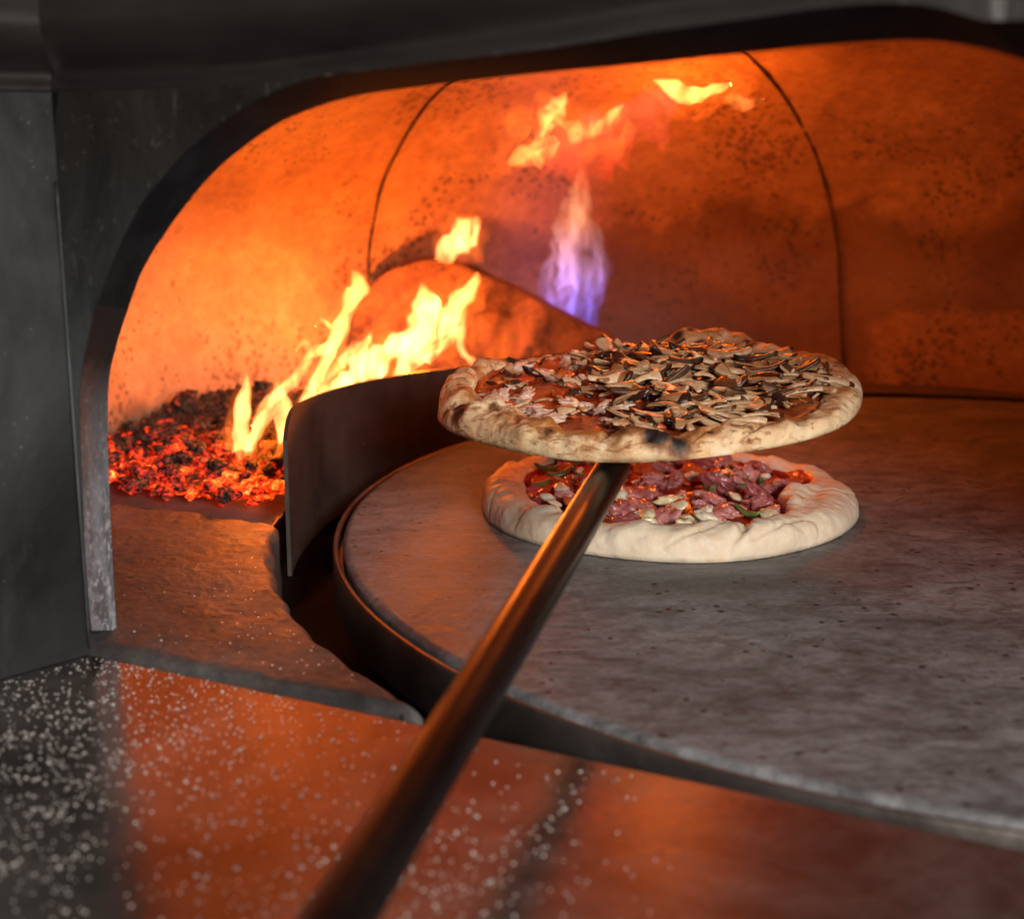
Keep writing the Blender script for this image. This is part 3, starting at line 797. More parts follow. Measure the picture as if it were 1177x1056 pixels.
def flame(name, tongues, mat_args, label, cat, Y, group=None, nz=0.35, flat=0.75, outer=0.10, core=0.84, wisps=(), oc=None):
    """tongues: list of photo paths [(x, y, halfwidth px), ...]; each becomes a tapering tongue of gas at depth Y: a thin orange envelope and a hot core"""
    vs, fs = gas_mesh(list(tongues) + list(wisps), Y, 1.18, nz, flat)
    zmin = min(v.z for v in vs); zmax = max(v.z for v in vs)
    oa = dict(mat_args); oa['strength'] *= outer; oa['thr'] = (0.32, 0.66)
    if oc: oa['color_stops'] = oc
    o = mk(name, vs, fs, mat_flame('gas_envelope', z0=0, z1=zmax - zmin, **oa)); tag(o, label, cat, group)
    if core:
        vs, fs = gas_mesh(tongues, Y, core, nz * 1.3, flat, 7)
        zl = min(v.z for v in vs) - zmin
        ca = dict(mat_args); ca.setdefault('thr', (0.3, 0.6))
        mk('flame_core', vs, fs, mat_flame('gas_core', z0=0, z1=zmax - zmin, **ca), o)
    return o
ORG = [(0.0, (1.0, 0.10, 0.008)), (0.4, (1.0, 0.17, 0.015)), (1.0, (1.0, 0.12, 0.01))]
YEL = [(0.0, (1.0, 0.26, 0.04)), (0.35, (1.0, 0.42, 0.12)), (1.0, (1.0, 0.34, 0.07))]
hot = dict(color_stops=YEL, axis_scale=1, strength=430, nscale=70, stretch=0.4, thr=(0.34, 0.62))
flame('wood_flame', [
    ([(303, 600, 4), (292, 575, 9), (282, 540, 13), (276, 505, 13), (279, 470, 9), (284, 445, 6), (283, 426, 1)], 0.0),
    ([(318, 590, 3), (330, 555, 9), (332, 515, 13), (327, 480, 13), (322, 455, 7), (318, 440, 1)], 0.02),
    ([(290, 490, 3), (305, 468, 7), (325, 448, 8), (345, 428, 8), (356, 410, 7), (352, 395, 5), (340, 402, 1)], 0.03),
    ([(362, 470, 3), (366, 440, 8), (378, 412, 8), (388, 385, 9), (402, 355, 13), (414, 333, 13), (410, 318, 6), (404, 310, 1)], 0.05),
    ([(350, 412, 2), (362, 402, 8), (374, 398, 8), (386, 392, 3)], 0.04),
    ([(300, 597, 5), (322, 578, 11), (338, 545, 12), (343, 505, 10), (352, 468, 9), (362, 438, 6), (366, 420, 1)], 0.03),
    ([(285, 520, 5), (300, 490, 8), (312, 470, 7), (318, 445, 3)], 0.02),
    ([(252, 585, 2), (275, 578, 10), (300, 585, 9), (318, 596, 2)], 0.0),
    ([(362, 375, 1), (370, 368, 4), (382, 376, 4), (392, 380, 1)], 0.05),
], hot, 'tall yellow flame tongues rising from the embers left of the steel guard', 'flame', 1.12, oc=ORG, wisps=[
    ([(352, 372, 3), (360, 350, 4), (352, 328, 3), (345, 312, 1)], 0.05), ([(262, 560, 3), (268, 520, 5), (264, 480, 3), (262, 455, 1)], 0.01), ([(330, 600, 6), (300, 590, 14), (270, 588, 12), (245, 590, 3)], -0.01), ([(376, 400, 4), (366, 385, 5), (358, 368, 3), (350, 360, 1)], 0.05)])
flame('wood_flame', [
    ([(355, 475, 4), (380, 455, 17), (405, 435, 22), (430, 415, 22), (450, 398, 16), (470, 385, 6), (480, 378, 1)], 0.0),
    ([(455, 440, 4), (475, 405, 18), (487, 375, 22), (492, 352, 20), (488, 335, 10), (484, 325, 1)], 0.02),
    ([(490, 415, 5), (508, 385, 18), (522, 362, 17), (536, 342, 13), (546, 326, 9), (549, 313, 2)], 0.03),
    ([(375, 440, 2), (392, 415, 8), (412, 402, 9), (425, 388, 5), (428, 378, 1)], -0.02),
    ([(536, 350, 1), (532, 372, 5), (528, 395, 5), (536, 410, 5), (548, 415, 6), (553, 414, 1)], 0.04),
    ([(470, 420, 3), (500, 400, 10), (520, 385, 8), (530, 375, 2)], 0.02),
], hot, 'broad pale yellow flames leaping up behind the middle of the steel guard', 'flame', 1.34, oc=ORG, wisps=[
    ([(420, 420, 6), (440, 380, 10), (452, 355, 5), (448, 335, 1)], 0.03), ([(520, 420, 6), (540, 390, 9), (560, 372, 7), (572, 360, 1)], 0.05), ([(560, 420, 5), (575, 400, 8), (582, 378, 4), (580, 365, 1)], 0.06), ([(350, 470, 4), (358, 440, 6), (352, 418, 3), (356, 405, 1)], 0.0)])
flame('floating_flame', [([(502, 298, 5), (512, 289, 18), (527, 275, 24), (542, 262, 19), (551, 250, 3)], 0.0)],
      dict(hot, nscale=90, strength=300, thr=(0.34, 0.64)), 'small detached yellow puff of flame floating above the refractory block', 'flame', 1.36, nz=0.30, oc=ORG, core=0.74)
top = dict(color_stops=[(0, (1.0, 0.26, 0.04)), (1, (1.0, 0.42, 0.10))], axis_scale=1, strength=240, nscale=50, stretch=0.8, thr=(0.38, 0.66))
flame('vault_flame', [
    ([(610, 172, 3), (624, 155, 12), (634, 130, 15), (646, 118, 9), (650, 106, 2)], 0.0),
    ([(636, 135, 6), (660, 150, 13), (684, 150, 14), (704, 135, 12), (716, 122, 3)], 0.0),
    ([(585, 190, 4), (605, 178, 14), (625, 170, 16), (640, 160, 8)], 0.0)],
      top, 'ragged yellow flame licking the vault above the blue flame', 'flame', 1.33, nz=0.5, outer=0.12, core=0.78, oc=ORG, wisps=[([(560, 200, 4), (585, 180, 14), (610, 150, 18), (640, 128, 12), (665, 118, 3)], 0.01), ([(650, 165, 6), (690, 165, 14), (725, 140, 8)], 0.01)])
flame('vault_flame', [([(750, 92, 2), (772, 100, 9), (795, 108, 13), (818, 104, 10), (840, 97, 2)], 0.0)],
      dict(top, strength=460, thr=(0.28, 0.6)), 'bright white yellow flame patch high on the vault near the mouth crown', 'flame', 1.22, nz=0.3, outer=0.07, core=0.85, oc=ORG, wisps=[([(735, 88, 4), (770, 100, 16), (800, 108, 20), (840, 102, 14), (870, 96, 4)], 0.01)])
flame('vault_flame', [([(832, 112, 2), (850, 118, 9), (864, 118, 6), (878, 114, 1)], 0.0)],
      dict(top, strength=170), 'smallest flame wisp on the vault, just right of the bright patch', 'flame', 1.22, outer=0.14, oc=ORG)
flame('glowing_smoke', [
    ([(618, 190, 4), (650, 178, 22), (690, 168, 26), (725, 150, 22), (755, 128, 18), (790, 112, 8)], 0.0)],
      dict(color_stops=[(0, (1.0, 0.045, 0.012)), (0.45, (1.0, 0.06, 0.03)), (1, (0.8, 0.12, 0.14))], axis_scale=1, strength=22, nscale=30, stretch=1, thr=(0.3, 0.6)),
      'red glowing smoke drifting under the vault between the yellow flames', 'smoke', 1.30, nz=0.5, outer=1.0, core=0)
BL = [(0.0, (0.05, 0.07, 0.85)), (0.22, (0.22, 0.18, 0.95)), (0.45, (0.55, 0.28, 0.55)), (0.7, (0.95, 0.40, 0.20)), (1.0, (1.0, 0.38, 0.12))]
flame('blue_flame', [
    ([(655, 392, 10), (652, 350, 20), (655, 318, 24), (652, 290, 20), (658, 262, 17), (663, 232, 10), (667, 208, 6), (669, 190, 1)], 0.0),
    ([(672, 385, 6), (678, 345, 11), (683, 310, 12), (684, 282, 8), (676, 258, 4), (672, 240, 1)], 0.015),
    ([(640, 375, 5), (632, 345, 9), (630, 320, 8), (637, 295, 4), (640, 280, 1)], -0.01),
    ([(634, 352, 2), (642, 345, 6), (652, 336, 5), (657, 328, 1)], -0.02),
], dict(color_stops=BL, axis_scale=1, strength=78, nscale=95, stretch=0.22, thr=(0.42, 0.66)),
      'blue and peach gas flame standing alone behind the refractory block', 'flame', 1.555, nz=0.38, outer=0.32, core=0.6)

# ================================================================= PIZZAS
def add_attrs(me, data):
    for name, vals in data.items():
        a = me.attributes.new(name, 'FLOAT', 'POINT'); a.data.foreach_set('value', vals)
def dough(name, R, wfun, hfun, mat, parent, seed, spots, bakef, saucef, NTh=560, fold=None, disp=1.0, smudge=0.0):
    """one continuous crust: raised uneven rim rolled round a flat middle"""
    vs, fs = [], []; ch, bk, sa = [], [], []
    sec = 34; inn = 26
    h0 = 0.006
    for j in range(NTh):
        th = 2 * pi * j / NTh; e = Vector((cos(th), sin(th), 0)); Rr = R(th); wd_ = wfun(th); H = hfun(th)
        ring = []
        # centre -> inner foot of rim
        for k in range(inn):
            t = (k + 1) / inn; r = (Rr - wd_) * t; ring.append((r, h0, 0, t))
        # over the rim (superellipse), inner foot to outer foot
        for k in range(1, sec + 1):
            a = pi - pi * k / sec; cx = Rr - wd_ / 2
            cc, ss = cos(a), sin(a)
            r = cx + wd_ / 2 * (abs(cc) ** 0.85) * (1 if cc > 0 else -1); z = h0 * (1 - k / sec) * 0.8 + H * ss ** 0.7
            ring.append((r, z, 1, k / sec))
        ring.append((Rr - 0.010, 0.0, 2, 0))
        ring.append((Rr * 0.5, 0.0, 2, 0))
        for (r, z, zone, t) in ring:
            p = e * r + Vector((0, 0, z)); amt = 0
            if zone == 1:
                lift = sin(pi * t) ** 0.5
                n_out = (e * (t - 0.5) * 1.6 + Vector((0, 0, 1 - abs(t - 0.5)))).normalized()
                d1 = fbm(Vector((cos(th) * 2.6, sin(th) * 2.6, t * 0.7)), 1.7, seed, 3) * 0.0050
                d2 = fn(p, 62, seed) * 0.0019 + fn(p, 190, seed) * 0.0009
                # creases running across the rim
                cr = fn(Vector((cos(th) * 1.3 + 0.35 * t, sin(th) * 1.3 + seed, t * 0.5)), 1.9, seed); crease = -0.0040 * exp(-(cr / 0.035) ** 2) * min(1, max(0, 0.6 + 2 * fn((th, seed, 1), 1.3)))
                bl = max(0, fn(p, 40, seed + 20) - 0.15) * 0.014 + max(0, fn(p, 115, seed + 9) - 0.25) * 0.004
                amt = (d1 + d2 + crease + bl) * lift * disp
                if fold: amt += fold(th, t)
                p += n_out * amt
            elif zone == 0:
                p.z += 0.0018 * fbm(p, 60, seed, 3) + 0.0012
                if t > 0.9: p.z += (t - 0.9) * 0.01
            if p.z < 0.0: p.z = 0.0
            vs.append(p)
            c = 0.0
            for (sx, sy, sz, sr, wgt) in spots:
                d2_ = ((p.x - sx) ** 2 + (p.y - sy) ** 2 + ((p.z - sz) * 1.0) ** 2) / sr ** 2
                if d2_ < 6: c = max(c, wgt * exp(-d2_))
            ch.append(c)
            bk.append(bakef(th, t if zone == 1 else 0.3, zone, p))
            sa.append(saucef(th, r / Rr, zone, t))
    L = inn + sec + 2
    for j in range(NTh):
        j2 = (j + 1) % NTh
        for k in range(L - 1): fs.append((j * L + k, j2 * L + k, j2 * L + k + 1, j * L + k + 1))
    c1 = len(vs); vs.append(Vector((0, 0, h0))); c2 = len(vs); vs.append(Vector((0, 0, 0))); ch += [0, 0]; bk += [0, 0]; sa += [1, 0]
    for j in range(NTh):
        j2 = (j + 1) % NTh; fs.append((c1, j * L, j2 * L)); fs.append((c2, j * L + L - 1, j2 * L + L - 1))
    me = bpy.data.meshes.new(name); me.from_pydata([tuple(v) for v in vs], [], fs); me.update()
    add_attrs(me, {'char': ch, 'bake': bk, 'sauce': sa})
    bm = bmesh.new(); bm.from_mesh(me); bmesh.ops.recalc_face_normals(bm, faces=bm.faces); bm.to_mesh(me); bm.free()
    for p in me.polygons: p.use_smooth = True
    me.materials.append(mat); o = bpy.data.objects.new(name, me); col.objects.link(o); o.parent = parent
    return o
def ang(d): return radians(d)
def bumpf(th, c, wdt):
    d = (th - c + pi) % (2 * pi) - pi; return exp(-(d / wdt) ** 2)
def place(me, name, parent, loc, rot, s, mat=None):
    o = bpy.data.objects.new(name, me); col.objects.link(o); o.parent = parent
    o.location = loc; o.rotation_euler = rot; o.scale = s if isinstance(s, (tuple, list)) else (s, s, s); return o
def lump(name, seed, mat, ax=(1, 1, 0.6), rough=0.35, sub=3, curl=0.0, freq=1.2):
    bm = bmesh.new(); bmesh.ops.create_icosphere(bm, subdivisions=sub, radius=1.0)
    for v in bm.verts:
        c = v.co.copy(); d_ = 1 + rough * fn(c, freq, seed) + rough * 0.5 * fn(c, freq * 2.4, seed + 4) + rough * 0.25 * fn(c, freq * 6, seed)
        v.co = Vector((c.x * ax[0], c.y * ax[1], c.z * ax[2])) * d_
        v.co.z += curl * v.co.x ** 2
    me = bpy.data.meshes.new(name); bm.to_mesh(me); bm.free(); me.materials.append(mat)
    for p in me.polygons: p.use_smooth = True
    return me
def slice_mesh(name, seed, mat, kind):
    """lengthwise mushroom slice: stem widening into a cap edge, curled, a few millimetres thick"""
    rnd = random.Random(seed); n_, m_ = 22, 5; L = 1.0
    bend = rnd.uniform(-0.9, 0.9); curl = rnd.uniform(-0.6, 0.35); tw = rnd.uniform(-0.9, 0.9)
    w0 = rnd.uniform(0.06, 0.11); w1 = rnd.uniform(0.17, 0.30) if kind != 2 else rnd.uniform(0.10, 0.16)
    vs, fs, ed = [], [], []
    T = 0.07 if kind != 2 else 0.09
    for i in range(n_ + 1):
        t = i / n_; a = bend * (t - 0.5)
        c = Vector((L * (t - 0.5), 0.30 * bend * (t - 0.5) ** 2 * 2, curl * (t - 0.5) ** 2 * 1.3))
        wd_ = w0 + (w1 - w0) * (1 / (1 + exp(-(t - 0.62) * 13)))
        wd_ *= (min(1, t / 0.06 + 0.3)) * (max(0.05, 1 - ((t - 0.80) / 0.2) ** 2) ** 0.5 if t > 0.8 else 1)
        wd_ *= 1 + 0.12 * sin(9 * t + seed)
        tw_ = tw * (t - 0.5)
        dirw = Vector((-sin(a) * 0.6, cos(a) * cos(tw_), sin(tw_))).normalized(); up = Vector((0, -sin(tw_), cos(tw_)))
        for k in range(m_ + 1):
            s_ = -1 + 2 * k / m_; vs.append(c + dirw * wd_ * s_ + up * (T * 0.5 * (1 - 0.5 * abs(s_) ** 3) + 0.03 * (1 - s_ * s_)))
            ed.append(max(1.0 if (t > 0.9) else 0.0, 0.75 if (k == m_ and t > 0.5) or (k == 0 and t > 0.66) else 0.0))
        for k in range(m_ + 1):
            s_ = 1 - 2 * k / m_; vs.append(c + dirw * wd_ * s_ - up * (T * 0.5 * (1 - 0.5 * abs(s_) ** 3) - 0.03 * (1 - s_ * s_)))
            ed.append(0.9 if (t > 0.9) else 0.28)
    S_ = 2 * (m_ + 1)
    for i in range(n_):
        for k in range(S_): fs.append((i * S_ + k, i * S_ + (k + 1) % S_, (i + 1) * S_ + (k + 1) % S_, (i + 1) * S_ + k))
    fs.append(tuple(range(S_))); fs.append(tuple(range(n_ * S_, (n_ + 1) * S_)))
    me = bpy.data.meshes.new(name); me.from_pydata([tuple(v) for v in vs], [], fs); me.update(); add_attrs(me, {'edge': ed})
    bm = bmesh.new(); bm.from_mesh(me); bmesh.ops.recalc_face_normals(bm, faces=bm.faces); bm.to_mesh(me); bm.free()
    for p in me.polygons: p.use_smooth = True
    me.materials.append(mat); return me

# ---- lower pizza: pale, barely baked, salami
M_RAW = mat_dough('pale_dough', (0.82, 0.70, 0.54), (0.74, 0.56, 0.38), (0.56, 0.33, 0.14), raw=True)
M_SALAMI = mat_simple('salami', (0.24, 0.035, 0.038), (0.66, 0.29, 0.27), 0.25, 190, Subsurface_Weight=0.08, Subsurface_Scale=0.003)
M_CHEESE = mat_simple('mozzarella', (0.72, 0.62, 0.42), (0.84, 0.78, 0.66), 0.28, 90, Subsurface_Weight=0.15, Subsurface_Scale=0.004)
M_GARLIC = mat_simple('garlic', (0.60, 0.47, 0.24), (0.80, 0.70, 0.48), 0.3, 90)
M_GREEN = mat_simple('herb', (0.05, 0.09, 0.02), (0.17, 0.22, 0.06), 0.4, 90)
M_TOMATO = mat_simple('tomato', (0.42, 0.03, 0.01), (0.66, 0.16, 0.04), 0.22, 90)

LC = onz(764, 583, 0.0); lowp = empty('salami_pizza', (LC.x, LC.y, 0.0008), 'pale unbaked pizza with salami and tomato lying on the turntable under the lifted one', 'pizza')
lowp.rotation_euler = (0, 0, 0)
def R_lo(th): return 0.1415 + 0.0025 * sin(3 * th + 0.5) + 0.002 * sin(5 * th + 2) - 0.006 * bumpf(th, ang(90), 0.6) + 0.003 * bumpf(th, ang(-40), 0.3)
def W_lo(th): return 0.028 + 0.006 * bumpf(th, ang(180), 0.6) + 0.004 * bumpf(th, ang(-100), 0.5) + 0.030 * bumpf(th, ang(-18), 0.36) - 0.008 * bumpf(th, ang(80), 0.9)
def H_lo(th): return 0.0145 + 0.004 * bumpf(th, ang(-95), 0.8) + 0.004 * bumpf(th, ang(180), 0.5) + 0.002 * bumpf(th, ang(-20), 0.4) + 0.001 * sin(4 * th)
def fold_lo(th, t):
    d = (th - ang(-72) + pi) % (2 * pi) - pi; f_ = -0.006 * exp(-((d + 0.3 * (t - 0.5)) / 0.035) ** 2) * sin(pi * t)
    # the flap folded inwards at the right
    g_ = (-18); d2 = (th - ang(g_) + pi) % (2 * pi) - pi
    f_ += 0.004 * exp(-(d2 / 0.30) ** 2) * (exp(-((t - 0.25) / 0.14) ** 2) - 0.9 * exp(-((t - 0.45) / 0.07) ** 2))
    return f_
def bake_lo(th, t, z, p): return 0.18 + 0.10 * fbm(p, 40, 3, 2) + 0.18 * bumpf(th, ang(-28), 0.12) * (1 if t > 0.5 else 0.3)
def sauce_lo(th, rn, z, t):
    if z == 0: return 1.0
    if z == 1:
        ed_ = 0.17 + 0.10 * fn((th * 2, 5, 1), 1.5) + 0.22 * bumpf(th, ang(16), 0.18)
        return 0.9 if t < ed_ * 0.75 else max(0, 0.9 - (t - ed_ * 0.75) * 14)
    return 0.0
crust_lo = dough('crust', R_lo, W_lo, H_lo, M_RAW, lowp, 3.7, [(-0.03, 0.118, 0.02, 0.004, 0.4)], bake_lo, sauce_lo, fold=fold_lo, disp=0.55)
random.seed(23)
salp = [lump('salami_piece', 31 + k, M_SALAMI, (1.15, 0.85, 0.5), 0.6, 4, freq=1.15) for k in range(7)]
chp = [lump('cheese_piece', 61 + k, M_CHEESE, (1.1, 0.8, 0.5), 0.4) for k in range(4)]
grp = [lump('garlic_piece', 71 + k, M_GARLIC, (1.25, 0.7, 0.45), 0.45) for k in range(3)]
grn = [lump('pepper_piece', 81 + k, M_GREEN, (1.6, 0.6, 0.3), 0.45, curl=0.2) for k in range(3)]
tmp_ = [lump('tomato_piece', 91 + k, M_TOMATO, (1.2, 0.9, 0.45), 0.5) for k in range(3)]
def topping(parent, pool, cnt, name, smin, smax, rmax, z0, zj, cond=None, tilt=0.5, placed=None, gap=0.0):
    k = 0; tr = 0
    while k < cnt and tr < 6000:
        tr += 1
        a = random.random() * 2 * pi; r = rmax * sqrt(random.random()); x, y = r * cos(a), r * sin(a)
        if cond and not cond(x, y): continue
        s = random.uniform(smin, smax)
        if placed is not None:
            if any((x - q[0]) ** 2 + (y - q[1]) ** 2 < ((s + q[2]) * gap) ** 2 for q in placed): continue
            placed.append((x, y, s))
        place(random.choice(pool), name, parent, (x, y, z0 + random.random() * zj + s * 0.2), (random.uniform(-tilt, tilt), random.uniform(-tilt, tilt), random.random() * 6.28), s); k += 1
def notflap(x, y):
    th = atan2(y, x); return hypot(x, y) < R_lo(th) - W_lo(th) - 0.003
pl = []
topping(lowp, salp, 38, 'salami_piece', 0.0065, 0.0135, 0.114, 0.009, 0.004, notflap, 0.7, pl, 0.62)
topping(lowp, chp, 19, 'cheese_piece', 0.004, 0.0095, 0.108, 0.0125, 0.003, notflap, 0.5, pl, 0.55)
topping(lowp, grp, 11, 'garlic_piece', 0.006, 0.0115, 0.108, 0.011, 0.003, lambda x, y: notflap(x, y) and y < -0.02, 0.5, pl, 0.5)
topping(lowp, grn, 14, 'pepper_piece', 0.004, 0.0085, 0.108, 0.013, 0.003, notflap, 0.4, pl, 0.5)
topping(lowp, tmp_, 22, 'tomato_piece', 0.005, 0.010, 0.110, 0.010, 0.003, notflap, 0.5, pl, 0.5)

# ---- upper pizza on the peel: browned, mushrooms
M_BAKED = mat_dough('baked_dough', (0.86, 0.68, 0.44), (0.70, 0.40, 0.17), (0.50, 0.20, 0.045))
M_M1 = mat_mush('mushroom_cream', (0.34, 0.17, 0.07), (0.74, 0.53, 0.32), (0.06, 0.022, 0.010))
M_M2 = mat_mush('mushroom_tan', (0.20, 0.085, 0.03), (0.52, 0.30, 0.14), (0.03, 0.012, 0.006))
M_M3 = mat_mush('mushroom_dark', (0.022, 0.012, 0.008), (0.12, 0.055, 0.03), (0.01, 0.006, 0.005))
YU = 0.962
UC = aty(744, 461, YU)
upp = empty('mushroom_pizza', (UC.x, UC.y, UC.z), 'browned pizza heaped with mushroom slices lifted on the peel', 'pizza')
upp.rotation_euler = (radians(3.4), radians(-2.6), 0)
def R_up(th): return 0.1455 + 0.002 * sin(3 * th + 1) + 0.0015 * sin(6 * th) + 0.012 * bumpf(th, ang(62), 0.22) - 0.004 * bumpf(th, ang(120), 0.5) - 0.003 * bumpf(th, ang(40), 0.12) + 0.002 * bumpf(th, ang(195), 0.4)
def W_up(th): return 0.022 + 0.007 * bumpf(th, ang(200), 0.5) + 0.008 * bumpf(th, ang(15), 0.5) - 0.007 * bumpf(th, ang(105), 0.6) - 0.002 * bumpf(th, ang(-80), 0.4) + 0.005 * bumpf(th, ang(-140), 0.3)
def H_up(th): return 0.0115 + 0.005 * bumpf(th, ang(170), 0.5) + 0.004 * bumpf(th, ang(-145), 0.4) + 0.003 * bumpf(th, ang(20), 0.4) - 0.007 * bumpf(th, ang(105), 0.45) + 0.011 * bumpf(th, ang(62), 0.2) - 0.004 * bumpf(th, ang(-40), 0.4)
def fold_up(th, t):
    d = (th - ang(-160) + pi) % (2 * pi) - pi
    f_ = -0.005 * exp(-((d + 0.25 * (t - 0.5)) / 0.04) ** 2) * sin(pi * t)
    d = (th - ang(-88) + pi) % (2 * pi) - pi
    return f_ - 0.003 * exp(-(d / 0.05) ** 2) * sin(pi * t)
def bake_up(th, t, z, p):
    return 0.40 + 0.26 * exp(-((t - 0.35) / 0.3) ** 2) * (1 if z == 1 else 0) + 0.22 * fbm(p, 45, 9, 2) + 0.15 * bumpf(th, ang(-110), 0.5) + 0.1 * bumpf(th, ang(30), 0.3)
def sauce_up(th, rn, z, t):
    if z == 0: return 1.0
    if z == 1:
        e_ = 0.16 + 0.06 * fn((th * 2, 2, 8), 1.5); return 0.9 if t < e_ * 0.7 else max(0, 0.9 - (t - e_ * 0.7) * 12)
    return 0.0
def sp_(deg, rr, z, rad, wg): return (rr * cos(ang(deg)), rr * sin(ang(deg)), z, rad, wg)
spots_up = [sp_(-98, 0.128, 0.018, 0.012, 0.75), sp_(-93, 0.138, 0.013, 0.010, 0.9), sp_(-102, 0.138, 0.014, 0.010, 0.5), sp_(-88, 0.141, 0.008, 0.010, 0.62), sp_(-84, 0.132, 0.016, 0.008, 0.45), sp_(134, 0.128, 0.020, 0.010, 1.3), sp_(160, 0.130, 0.025, 0.008, 1.0),
            sp_(33, 0.136, 0.024, 0.008, 1.2), sp_(25, 0.128, 0.022, 0.007, 0.8), sp_(-155, 0.140, 0.010, 0.008, 0.75), sp_(-158, 0.139, 0.016, 0.005, 0.8), sp_(-128, 0.143, 0.011, 0.005, 0.6),
            sp_(-120, 0.142, 0.014, 0.004, 0.55), sp_(-70, 0.132, 0.018, 0.006, 0.6), sp_(-50, 0.13, 0.018, 0.005, 0.7), sp_(-62, 0.126, 0.018, 0.004, 0.8), sp_(-108, 0.128, 0.020, 0.005, 0.7), sp_(112, 0.13, 0.014, 0.007, 1.1),
            sp_(75, 0.135, 0.02, 0.006, 0.8), sp_(60, 0.15, 0.02, 0.005, 0.6), sp_(-140, 0.135, 0.02, 0.004, 0.7), sp_(-20, 0.13, 0.02, 0.004, 0.6), sp_(5, 0.125, 0.022, 0.005, 0.6), sp_(48, 0.13, 0.018, 0.006, 0.9)]
random.seed(4)
for _ in range(60): spots_up.append(sp_(random.uniform(-180, 180), random.uniform(0.122, 0.147), random.uniform(0.006, 0.022), random.uniform(0.0016, 0.0042), random.uniform(0.3, 0.75)))
crust_up = dough('crust', R_up, W_up, H_up, M_BAKED, upp, 8.3, spots_up, bake_up, sauce_up, fold=fold_up, disp=0.7)
random.seed(77)
pr = [slice_mesh('mushroom_slice', 100 + k, (M_M1, M_M1, M_M2, M_M1, M_M2, M_M1, M_M3, M_M2, M_M1, M_M3, M_M1, M_M2)[k], (0, 0, 1, 1, 0, 2, 2, 2, 0, 1, 2, 1)[k]) for k in range(12)]
wts = [5, 5, 4, 5, 4, 5, 2.6, 4, 4, 2.6, 4, 4]
slices = []
for i in range(360):
    for _ in range(50):
        a = random.random() * 2 * pi; r = 0.118 * sqrt(random.random()); x, y = r * cos(a) + 0.008, r * sin(a)
        keep = 1.0 if x > -0.03 else 0.24
        if hypot(x, y) < R_up(atan2(y, x)) - W_up(atan2(y, x)) + 0.006 and random.random() < keep: break
    hz = 0.0105 + 0.0135 * exp(-((x - 0.02) ** 2 + (y - 0.01) ** 2) / 0.006) * random.random() ** 0.7 + 0.004 * random.random()
    s = random.uniform(0.016, 0.037) if x > -0.04 else random.uniform(0.012, 0.022)
    slices.append((x, y, hz, (random.gauss(0, 0.38), random.gauss(0, 0.2), random.random() * 6.28 if random.random() < 0.5 else random.gauss(-0.4, 0.6) + (pi if random.random() < 0.5 else 0)), s, random.choices(range(12), wts)[0]))
slices.sort(key=lambda t: -t[2])
rest_v, rest_f, rest_e, rest_m = [], [], [], []
for i, (x, y, z, rot, s, k) in enumerate(slices):
    if i < 98: place(pr[k], 'mushroom_slice', upp, (x, y, z), rot, s)
    else:
        M = Matrix.Translation((x, y, z)) @ Matrix.Rotation(rot[2], 4, 'Z') @ Matrix.Rotation(rot[1], 4, 'Y') @ Matrix.Rotation(rot[0], 4, 'X') @ Matrix.Scale(s, 4)
        b = len(rest_v); rest_v += [M @ v.co for v in pr[k].vertices]; rest_f += [tuple(b + q for q in p.vertices) for p in pr[k].polygons]
        rest_e += [d.value for d in pr[k].attributes['edge'].data]; rest_m += [(M_M1, M_M2, M_M3).index(pr[k].materials[0])] * len(pr[k].polygons)
me = bpy.data.meshes.new('mushroom_layer'); me.from_pydata([tuple(v) for v in rest_v], [], rest_f); me.update(); add_attrs(me, {'edge': rest_e})
for m in (M_M1, M_M2, M_M3): me.materials.append(m)
for p, mi in zip(me.polygons, rest_m): p.material_index = mi; p.use_smooth = True
ml = bpy.data.objects.new('mushroom_layer', me); col.objects.link(ml); ml.parent = upp; tag(ml, None, None, None, 'stuff')
pl = []
M_MELT = mat_simple('melted_cheese', (0.48, 0.26, 0.17), (0.78, 0.62, 0.50), 0.25, 120, Subsurface_Weight=0.15, Subsurface_Scale=0.004)
chu = [lump('cheese_piece', 161 + k, M_MELT, (1.4, 0.9, 0.4), 0.75, 4, freq=1.3) for k in range(5)]
topping(upp, chu, 24, 'cheese_piece', 0.004, 0.009, 0.118, 0.008, 0.003, lambda x, y: x < -0.02 and hypot(x, y) < R_up(atan2(y, x)) - W_up(atan2(y, x)), 0.4, pl, 0.5)
topping(upp, tmp_, 20, 'tomato_piece', 0.004, 0.008, 0.118, 0.007, 0.003, lambda x, y: x < 0.0 and hypot(x, y) < R_up(atan2(y, x)) - W_up(atan2(y, x)), 0.4, pl, 0.45)
M_BURNT = mat_simple('burnt_edge', (0.012, 0.008, 0.006), (0.07, 0.03, 0.02), 0.25, 90)
bnp = [lump('charred_bit', 51 + k, M_BURNT, (1.3, 0.7, 0.4), 0.6) for k in range(3)]
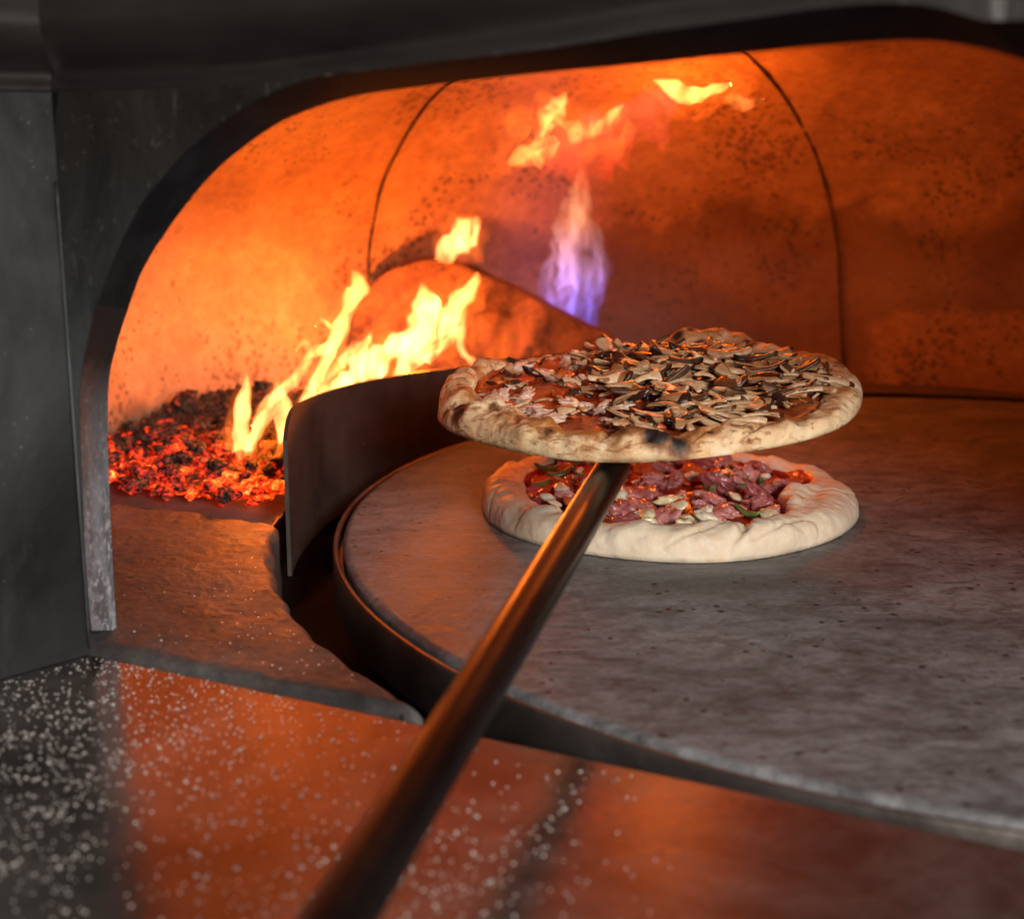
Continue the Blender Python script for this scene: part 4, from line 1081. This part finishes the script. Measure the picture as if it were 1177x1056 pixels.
topping(upp, bnp, 22, 'charred_bit', 0.003, 0.0075, 0.115, 0.012, 0.008, lambda x, y: hypot(x, y) < R_up(atan2(y, x)) - W_up(atan2(y, x)), 0.6)

# ================================================================= PEEL
rotm = upp.rotation_euler.to_matrix()
pe = empty('pizza_peel', UC + rotm @ Vector((0, 0, -0.003)), 'long handled metal pizza peel held under the mushroom pizza', 'pizza peel')
# blade: thin dished disc just under the crust
vs, fs = [], []
prf = [(0.0005, -0.0002), (0.09, -0.0002), (0.102, -0.0002), (0.102, -0.0020), (0.09, -0.0022), (0.0005, -0.0022)]
bv_, bf_ = lathe(prf, 64, Vector((0, 0, 0)))
bv_ = [rotm @ v + rotm @ Vector((0, 0, -0.0012)) + UC for v in bv_]
mk('blade', bv_, bf_, M_PEEL, pe)
HT = UC + rotm @ Vector((-0.036, -0.126, -0.0140))
HB = ray(390, 1056) * 0.415 + O
dirh = (HB - HT).normalized(); start = HT - dirh * 0.02; end = HB + dirh * 0.22
hp = [start.lerp(end, k / 30) for k in range(31)]
hv, hf = tube(hp, [0.0105] * 31, 40); h_ = mk('handle', hv, hf, M_PEEL, pe); autosmooth(h_, 50)
# flattened socket joining handle to blade
tp = [UC + rotm @ Vector((-0.020, -0.05, -0.007)), start - dirh * 0.012 + Vector((0, 0, 0.001)), start.lerp(end, 0.004)]
q = [Vector(t) for t in spline([tuple(t) for t in tp], 8)]
sv, sf = tube(q, [0.004 + 0.0066 * (k / (len(q) - 1)) for k in range(len(q))], 24)
mk('socket', sv, sf, M_PEEL, pe)

# crumbs and burnt specks on the turntable
random.seed(9)
cs = [onz(x, y, 0.0003) for x, y in ((1069, 577), (1078, 583), (1060, 580), (995, 531), (1005, 733), (905, 797), (880, 672), (532, 532))]
cs += [onz(random.uniform(620, 1177), random.uniform(640, 930), 0.0003) for _ in range(22)]
cs = [p for p in cs if (p - CD).to_2d().length < RD - 0.01]
grains('crumbs', cs, M_CRUMB, 'burnt crumbs and red tomato specks on the turntable stone', 'crumbs', 0.0006, 0.0016)
